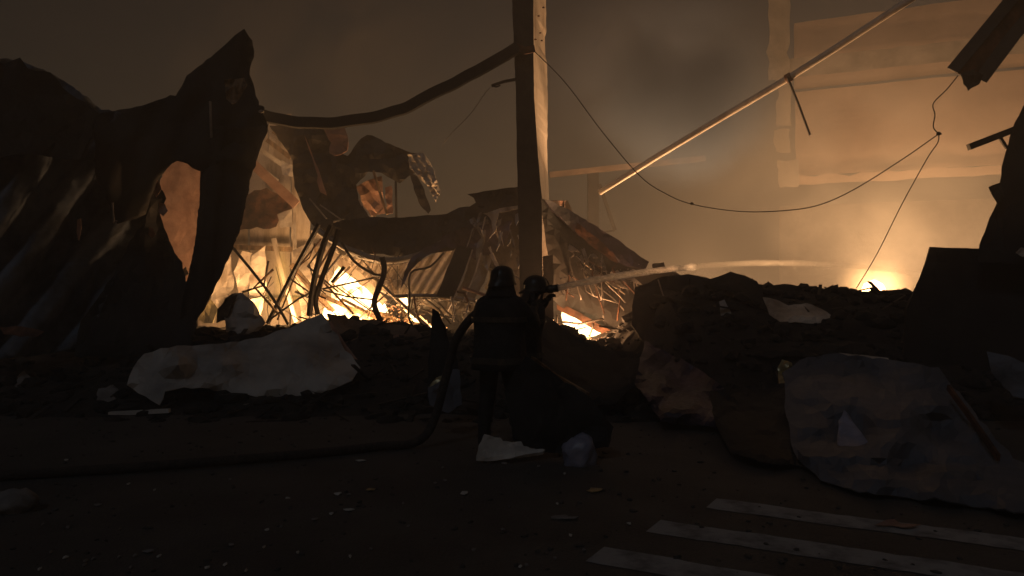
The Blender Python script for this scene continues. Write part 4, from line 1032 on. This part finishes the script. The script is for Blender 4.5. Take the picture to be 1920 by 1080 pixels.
for k, (px, py, w, h, mat, lab) in enumerate([
    (678, 866, 20, 5, 'board', 'thin white chip farthest up the dark street'), (696, 919, 22, 8, 'foil', 'yellowish chip beside a white one on the dark street'),
    (635, 927, 16, 8, 'board', 'white chip next to the yellowish chip'), (654, 957, 24, 5, 'board', 'long thin white chip below the yellowish chip'),
    (870, 927, 16, 12, 'board', 'roundest white pebble on the street below the broken board'), (945, 872, 12, 5, 'stone', 'small grey chip just below the broken white board'),
    (590, 975, 16, 6, 'stone', 'grey chip near the long thin white chip'), (278, 1036, 22, 10, 'stone', 'pale chip low in the dark corner of the street'),
    (183, 948, 18, 7, 'stone', 'lone grey chip beside the largest stone'), (434, 1023, 14, 5, 'stone', 'small grey chip in the lower dark street')]):
    flake(px, py, w, h, mat, lab, 'litter chip', 30 + k, 'chips lying on the dark street')
rs = random.Random(77)
for k in range(46):
    px, py = rs.uniform(60, 1180), 850 + 225 * rs.random() ** .7
    flake(px, py, rs.uniform(4, 10), rs.uniform(2, 5), rs.choice(['stone', 'stone', 'board']), 'tiny pale fleck of rubble lying on the dark street', 'litter fleck', 100 + k, 'flecks scattered over the street')

# gravel on the street and chunks on the mound: uncountable, one mesh each
def scatter(name, n, fn, rmin, rmax, mat, seed):
    rr = random.Random(seed)
    ds = []
    base = []
    for q in range(6):
        base.append(rock_data(Vector((0, 0, 0)), 1, q * 3.1 + seed, .7, 1))
    V, Fc = [], []
    for k in range(n):
        x, y, z = fn(rr)
        r = rmin + (rmax - rmin) * rr.random() ** 3
        v, f = base[k % 6]
        m = Matrix.Rotation(rr.uniform(0, 6.28), 3, 'Z') @ Matrix.Rotation(rr.uniform(-.6, .6), 3, 'X')
        o = len(V)
        sx = rr.uniform(.6, 1.6)
        V += [m @ Vector((p.x * r * sx, p.y * r, p.z * r)) + Vector((x, y, z + r * .25)) for p in v]
        Fc += [[i + o for i in q] for q in f]
    return tag(link(name, V, Fc, M[mat]), kind='stuff')
def on_street(rr):
    x, y = rr.uniform(-7, 7), rr.uniform(2.6, 10.5)
    return x, y, street_h(x, y)
def on_mound(rr):
    x, y = rr.uniform(-9, 10), rr.uniform(9.5, 15.5)
    return x, y, mound_h(x, y)
scatter('gravel', 3000, on_street, .004, .022, 'asphalt', 3)
scatter('rubble', 3200, on_mound, .02, .15, 'rubble', 4)
def splinters(n, seed):
    rr = random.Random(seed)
    V, Fc = [], []
    for k in range(n):
        x, y, z = on_mound(rr)
        L, w, h = rr.uniform(.15, .8), rr.uniform(.015, .08), rr.uniform(.006, .03)
        m = Matrix.Rotation(rr.uniform(0, 6.28), 3, 'Z') @ Matrix.Rotation(rr.uniform(-.6, .6), 3, 'Y')
        v, f = box_data(Vector((x, y, z + .05)), L, w, h, m)
        o = len(V); V += v; Fc += [[i + o for i in q] for q in f]
    return tag(link('splinter_debris', V, Fc, M['soot']), kind='stuff')
splinters(300, 8)

# ------------------------------------------------------------------ firefighters
def skin_mesh(joints, edges, sub=2):
    """One continuous body grown over a skeleton: joints {name: (position, radius x, radius y)}."""
    names = list(joints)
    me = bpy.data.meshes.new('skeleton')
    me.from_pydata([Vector(joints[n][0]) for n in names], [[names.index(a), names.index(b)] for a, b in edges], [])
    o = bpy.data.objects.new('skeleton', me)
    C.objects.link(o)
    md = o.modifiers.new('skin', 'SKIN'); md.use_smooth_shade = True; md.branch_smoothing = .4
    for i, n in enumerate(names):
        sv = me.skin_vertices[0].data[i]
        sv.radius = joints[n][1:3]
        sv.use_root = (i == 0)
    s = o.modifiers.new('sub', 'SUBSURF'); s.levels = sub; s.render_levels = sub
    bpy.context.view_layer.update()
    ev = o.evaluated_get(bpy.context.evaluated_depsgraph_get())
    m2 = bpy.data.meshes.new_from_object(ev)
    vs = [v.co.copy() for v in m2.vertices]
    fs = [list(p.vertices) for p in m2.polygons]
    bpy.data.objects.remove(o); bpy.data.meshes.remove(me); bpy.data.meshes.remove(m2)
    return vs, fs

def firefighter(loc, yaw, label, hands, stance, lean=.0, scale=1.0):
    """Local frame: +Y is where the person faces. hands: two wrist points; stance: two ankle points."""
    P = empty('person', Vector(loc), label, 'person', 'firefighters with the hose')
    rot = Matrix.Rotation(yaw, 3, 'Z')
    G = lambda p: (rot @ (Vector(p) * scale)) + Vector(loc)
    J, E = {}, []
    ln = lean
    J['pelvis'] = ((0, 0, .97), .165, .125)
    J['waist'] = ((0, ln * .3, 1.14), .165, .125)
    J['chest'] = ((0, ln * .75, 1.34), .19, .14)
    J['neckbase'] = ((0, ln * 1.0, 1.47), .11, .10)
    J['neck'] = ((0, ln * 1.15 + .02, 1.55), .06, .065)
    J['head'] = ((0, ln * 1.3 + .035, 1.64), .078, .092)
    J['crown'] = ((0, ln * 1.35 + .03, 1.715), .062, .075)
    E += [('pelvis', 'waist'), ('waist', 'chest'), ('chest', 'neckbase'), ('neckbase', 'neck'), ('neck', 'head'), ('head', 'crown')]
    # a face: nose and jaw
    J['nose'] = ((0, ln * 1.3 + .135, 1.63), .014, .016)
    J['jaw'] = ((0, ln * 1.3 + .085, 1.575), .038, .034)
    E += [('head', 'nose'), ('head', 'jaw')]
    for s, (w, el), an in ((-1, hands[0], stance[0]), (1, hands[1], stance[1])):
        q = 'l' if s < 0 else 'r'
        J[q + 'sh'] = ((s * .20, ln * .95, 1.425), .085, .085)
        J[q + 'el'] = (el, .062, .062)
        J[q + 'wr'] = (w, .046, .046)
        E += [('neckbase', q + 'sh'), (q + 'sh', q + 'el'), (q + 'el', q + 'wr')]
        wv, ev = Vector(w), Vector(el)
        d = (wv - ev).normalized()
        side = d.cross(Vector((0, 0, 1)));
        if side.length < .1: side = Vector((1, 0, 0))
        side.normalize(); dn = side.cross(d).normalized()
        palm = wv + d * .075
        J[q + 'pa'] = (palm, .040, .026)
        E.append((q + 'wr', q + 'pa'))
        for i, (off, L) in enumerate([(-.030, .062), (-.010, .072), (.011, .068), (.030, .054)]):
            b = palm + d * .035 + side * off
            m = b + d * L * .45 - dn * L * .30
            t = m - d * L * .10 - dn * L * .55
            J[q + f'f{i}a'] = (b, .0115, .0115); J[q + f'f{i}b'] = (m, .0105, .0105); J[q + f'f{i}c'] = (t, .009, .009)
            E += [(q + 'pa', q + f'f{i}a'), (q + f'f{i}a', q + f'f{i}b'), (q + f'f{i}b', q + f'f{i}c')]
        b = wv + d * .05 - side * s * .035 - dn * .01
        m = b + d * .035 - side * s * .018 - dn * .03
        t = m + d * .02 - dn * .035 + side * s * .012
        J[q + 'ta'] = (b, .014, .014); J[q + 'tb'] = (m, .012, .012); J[q + 'tc'] = (t, .010, .010)
        E += [(q + 'wr', q + 'ta'), (q + 'ta', q + 'tb'), (q + 'tb', q + 'tc')]
        ax, ay = an
        J[q + 'hip'] = ((s * .095, 0, .90), .115, .115)
        J[q + 'kn'] = ((s * .11 + (ax - s * .11) * .5, ay * .5 + .05, .50), .082, .085)
        J[q + 'an'] = ((ax, ay, .10), .066, .070)
        J[q + 'he'] = ((ax, ay - .03, .055), .05, .05)
        J[q + 'to'] = ((ax + s * .02, ay + .19, .045), .048, .040)
        E += [('pelvis', q + 'hip'), (q + 'hip', q + 'kn'), (q + 'kn', q + 'an'), (q + 'an', q + 'he'), (q + 'an', q + 'to')]
    vs, fs = skin_mesh(J, E, 2)
    mi = []
    wl, wr = Vector(hands[0][0]), Vector(hands[1][0])
    for f in fs:
        c = sum((vs[i] for i in f), Vector()) / len(f)
        if (c - wl).length < .17 and min((c - wl).length, 9) < (c - Vector(hands[0][1])).length * .9 or (c - wr).length < .17 and (c - wr).length < (c - Vector(hands[1][1])).length * .9: mi.append(2)
        elif c.z > 1.53 and abs(c.x) < .12: mi.append(1)
        else: mi.append(0)
    link('body', [G(v) for v in vs], fs, None, P, True, [M['coat'], M['skin'], M['glove']], mi)
    # coat: a loose shell from collar to mid thigh, with folds
    rings = [(1.505, .095, .095, 1.05), (1.47, .16, .13, 1.0), (1.42, .245, .16, .93), (1.32, .262, .185, .75), (1.2, .255, .185, .5), (1.08, .25, .18, .3), (.96, .256, .19, .1), (.86, .268, .205, 0), (.79, .272, .21, 0)]
    m = 28
    V = []
    for (z, a, b, k) in rings:
        for j in range(m):
            t = 2 * math.pi * j / m
            c, s_ = math.cos(t), math.sin(t)
            fold = 1 + .035 * noise.noise(Vector((c * 2.2, s_ * 2.2, z * 3 + loc[0]))) + (.03 * math.sin(t * 7 + z * 5) if z < 1.0 else 0)
            V.append(Vector((a * fold * math.copysign(abs(c) ** .8, c), b * fold * math.copysign(abs(s_) ** .8, s_) + ln * k, z)))
    Fc = [[i * m + j, i * m + (j + 1) % m, (i + 1) * m + (j + 1) % m, (i + 1) * m + j] for i in range(len(rings) - 1) for j in range(m)]
    bm = bmesh.new(); bv = [bm.verts.new(p) for p in V]
    for f in Fc: bm.faces.new([bv[i] for i in f])
    bmesh.ops.recalc_face_normals(bm, faces=bm.faces)
    bmesh.ops.solidify(bm, geom=bm.faces[:], thickness=.012)
    bm.verts.index_update()
    V2 = [v.co.copy() for v in bm.verts]; F2 = [[v.index for v in f.verts] for f in bm.faces]; bm.free()
    ct = link('coat', [G(v) for v in V2], F2, M['coat'], P, True)
    for (z0, z1, a, b, k) in [(.85, .91, .272, .210, .03), (1.25, 1.30, .271, .196, .62)]:
        V3 = []
        for z in (z0, z1):
            for rr_ in (1.0, 1.02):
                for j in range(m):
                    t = 2 * math.pi * j / m
                    c, s_ = math.cos(t), math.sin(t)
                    fold = 1.02 + .035 * noise.noise(Vector((c * 2.2, s_ * 2.2, z * 3 + loc[0]))) + (.03 * math.sin(t * 7 + z * 5) if z < 1.0 else 0)
                    V3.append(G((a * fold * rr_ * math.copysign(abs(c) ** .8, c), b * fold * rr_ * math.copysign(abs(s_) ** .8, s_) + ln * k, z)))
        F3 = []
        for j in range(m):
            k2 = (j + 1) % m
            F3 += [[m + j, m + k2, 3 * m + k2, 3 * m + j], [j, 2 * m + j, 2 * m + k2, k2], [2 * m + j, 3 * m + j, 3 * m + k2, 2 * m + k2], [j, k2, m + k2, m + j]]
        link('reflective_band', V3, F3, M['band'], ct)
    # helmet: dome, ridge, brim longer at the nape, neck flap
    hc = Vector((0, ln * 1.33 + .03, 1.665))
    V, Fc = [], []
    prof = [(0.0, .135), (.05, .131), (.09, .112), (.118, .08), (.130, .04), (.135, .0), (.138, -.02), (.150, -.045), (.148, -.052), (.124, -.03)]
    m = 24
    for (r_, z) in prof:
        for j in range(m):
            t = 2 * math.pi * j / m
            back = 1 + .35 * max(0, -math.sin(t)) if r_ > .1385 else 1.0
            V.append(hc + Vector((max(r_, .002) * .93 * math.cos(t), max(r_, .002) * 1.06 * math.sin(t) * back, z - (.02 if back > 1.1 else 0))))
    for i in range(len(prof) - 1):
        for j in range(m):
            Fc.append([i * m + j, (i + 1) * m + j, (i + 1) * m + (j + 1) % m, i * m + (j + 1) % m])
    he = link('helmet', [G(v) for v in V], Fc, M['helmet'], P, True)
    v, f = sweep_data([G(hc + Vector((0, .15 * math.cos(a), .125 * math.sin(a) + .012))) for a in [R(t) for t in range(10, 171, 16)]], rect(.016, .02), up0=Vector((1, 0, 0)))
    link('crest', v, f, M['helmet'], he)
    V, Fc = [], []
    n = 13
    for i in range(4):
        for j in range(n):
            t = R(195 + 150 * j / (n - 1))
            r_ = .122 + .018 * i
            V.append(hc + Vector((r_ * math.cos(t), r_ * 1.12 * math.sin(t) + .01, -.015 - .05 * i)))
    Fc = [[i * n + j, i * n + j + 1, (i + 1) * n + j + 1, (i + 1) * n + j] for i in range(3) for j in range(n - 1)]
    link('neck_flap', [G(v) for v in V], Fc, M['coat'], he, True)
    return P, G

P1, G1 = firefighter((-.13, 7.75, .02), R(-22), 'nearer firefighter in dark coat and helmet seen from behind holding the hose',
                 [((-.06, .40, 1.30), (-.30, .14, 1.22)), ((.20, .44, 1.34), (.33, .15, 1.20))], [(-.15, -.05), (.17, .10)], .05, 1.0)
P2, G2 = firefighter((.13, 9.0, .0), R(-84), 'farther firefighter half hidden behind the first one aiming the nozzle',
                 [((-.03, .27, 1.50), (-.24, .10, 1.24)), ((.10, .14, 1.44), (.30, .0, 1.20))], [(-.12, .20), (.12, -.14)], .09, .965)

# ------------------------------------------------------------------ hose, nozzle, water
H = empty('fire_hose', Vector((-.8, 7.4, 0)), 'dark charged hose arching from the street to the nozzle', 'hose')
nz0, nz1 = at(1010, 545, 9.0), at(1046, 540, 8.92)
path = smooth_path([Vector((-5.2, 6.3, .05)), Vector((-3.6, 6.75, .05)), Vector((-2.2, 7.3, .05)), Vector((-1.35, 7.75, .05)), Vector((-.87, 7.95, .12)), at(838, 700, 8.05), at(852, 645, 8.0), at(876, 605, 7.92), at(908, 578, 7.9),
                    Vector((-.13, 8.12, 1.40)), Vector((.02, 8.4, 1.42)), Vector((.13, 8.7, 1.47)), at(990, 549, 9.0), nz0], 7)
v, f = sweep_data(path, circ(.044, 12))
link('hose_line', v, f, M['hose'], H, True)
ax = (nz1 - nz0).normalized()
NZ = [(0, .05), (.03, .055), (.04, .042), (.09, .036), (.11, .05), (.15, .052), (.16, .042), (.195, .046), (.21, .05)]
Ln = (nz1 - nz0).length
pts = [nz0 + ax * (a / .21 * Ln) for a, _ in NZ]
v, f = sweep_data(pts, circ(1, 14), radii=[r * .95 for _, r in NZ])
noz = link('nozzle', v, f, M['brass'], H, True)
v, f = sweep_data(smooth_path([nz0 + ax * .05 + Vector((0, 0, -.03)), nz0 + ax * .03 + Vector((0, -.01, -.12)), nz0 + ax * .06 + Vector((0, -.01, -.16))], 4), circ(.016, 8))
link('grip', v, f, M['brass'], noz, True)

def jet():
    pts = smooth_path([at(*p) for p in [(1046, 540, 8.92), (1100, 528, 10.0), (1170, 516, 11.6), (1244, 506, 13.6), (1340, 497, 15.2), (1440, 493, 17), (1560, 496, 19.5), (1660, 505, 22), (1730, 515, 24)]], 10)
    n = len(pts)
    rad = []
    for i in range(n):
        t = i / (n - 1)
        rad.append((.033 + .030 * t + .010 * ss(0, .2, t)) * (1 + .3 * noise.noise(Vector((t * 30, 0, 5)))))
    c = 36
    return sweep_data(pts[:c + 1], circ(1, 12), radii=rad[:c + 1]), sweep_data(pts[c:], circ(1, 12), radii=rad[c:]), pts, rad
jm, jn, jb = nmat('water_spray')
for n in list(jn.nodes):
    if n.type == 'BSDF_PRINCIPLED': jn.nodes.remove(n)
jl = jn.links.new
jt = jn.nodes.new('ShaderNodeTexCoord')
jmp = jn.nodes.new('ShaderNodeMapping'); jmp.inputs['Scale'].default_value = (1.5, .6, 6)
jl(jt.outputs['Object'], jmp.inputs[0])
jnz = jn.nodes.new('ShaderNodeTexNoise'); jnz.inputs['Scale'].default_value = 5; jnz.inputs['Detail'].default_value = 6
jl(jmp.outputs[0], jnz.inputs['Vector'])
jmr = jn.nodes.new('ShaderNodeMapRange'); jmr.inputs['From Min'].default_value = .3; jmr.inputs['From Max'].default_value = .7
jmr.inputs['To Min'].default_value = .25; jmr.inputs['To Max'].default_value = .85
jl(jnz.outputs['Fac'], jmr.inputs['Value'])
jd = jn.nodes.new('ShaderNodeBsdfDiffuse'); jd.inputs[0].default_value = (.95, .95, .95, 1)
jtr = jn.nodes.new('ShaderNodeBsdfTranslucent'); jtr.inputs[0].default_value = (.98, .98, .98, 1)
jx = jn.nodes.new('ShaderNodeMixShader'); jx.inputs[0].default_value = .75
jl(jd.outputs[0], jx.inputs[1]); jl(jtr.outputs[0], jx.inputs[2])
jtp = jn.nodes.new('ShaderNodeBsdfTransparent')
jy = jn.nodes.new('ShaderNodeMixShader')
jl(jmr.outputs[0], jy.inputs[0]); jl(jtp.outputs[0], jy.inputs[1]); jl(jx.outputs[0], jy.inputs[2])
jl(jy.outputs[0], [n for n in jn.nodes if n.type == 'OUTPUT_MATERIAL'][0].inputs['Surface'])
(jv, jf), (tv, tf), jp, jr = jet()
J = tag(link('water_jet', jv, jf, jm, None, True), 'white jet of water arching from the nozzle over the rubble', 'water jet')
jm2 = jm.copy(); jm2.name = 'shaded_mist'
for n in jm2.node_tree.nodes:
    if n.type == 'MAP_RANGE': n.inputs['To Min'].default_value = .02; n.inputs['To Max'].default_value = .15
    if n.type in ('BSDF_DIFFUSE', 'BSDF_TRANSLUCENT'): n.inputs[0].default_value = (.55, .53, .5, 1)  # tail's dimness against the glow is put into its colour
link('spray_tail', tv, tf, jm2, J, True)
rr = random.Random(9)
V, Fc = [], []
wm = surf('water_drop', (.75, .75, .75), (.85, .85, .85), .2)
for k in range(260):
    i = int(len(jp) * rr.random() ** .8) % len(jp)
    p = jp[i] + Vector((rr.gauss(0, 1), rr.gauss(0, 1), rr.gauss(-.5, 1))) * jr[i] * 1.3
    v, f = rock_data(p, rr.uniform(.003, .008), k, 1, 1)
    o = len(V); V += v; Fc += [[q + o for q in g] for g in f]
dr = tag(link('spray_drops', V, Fc, wm, J), kind='stuff')
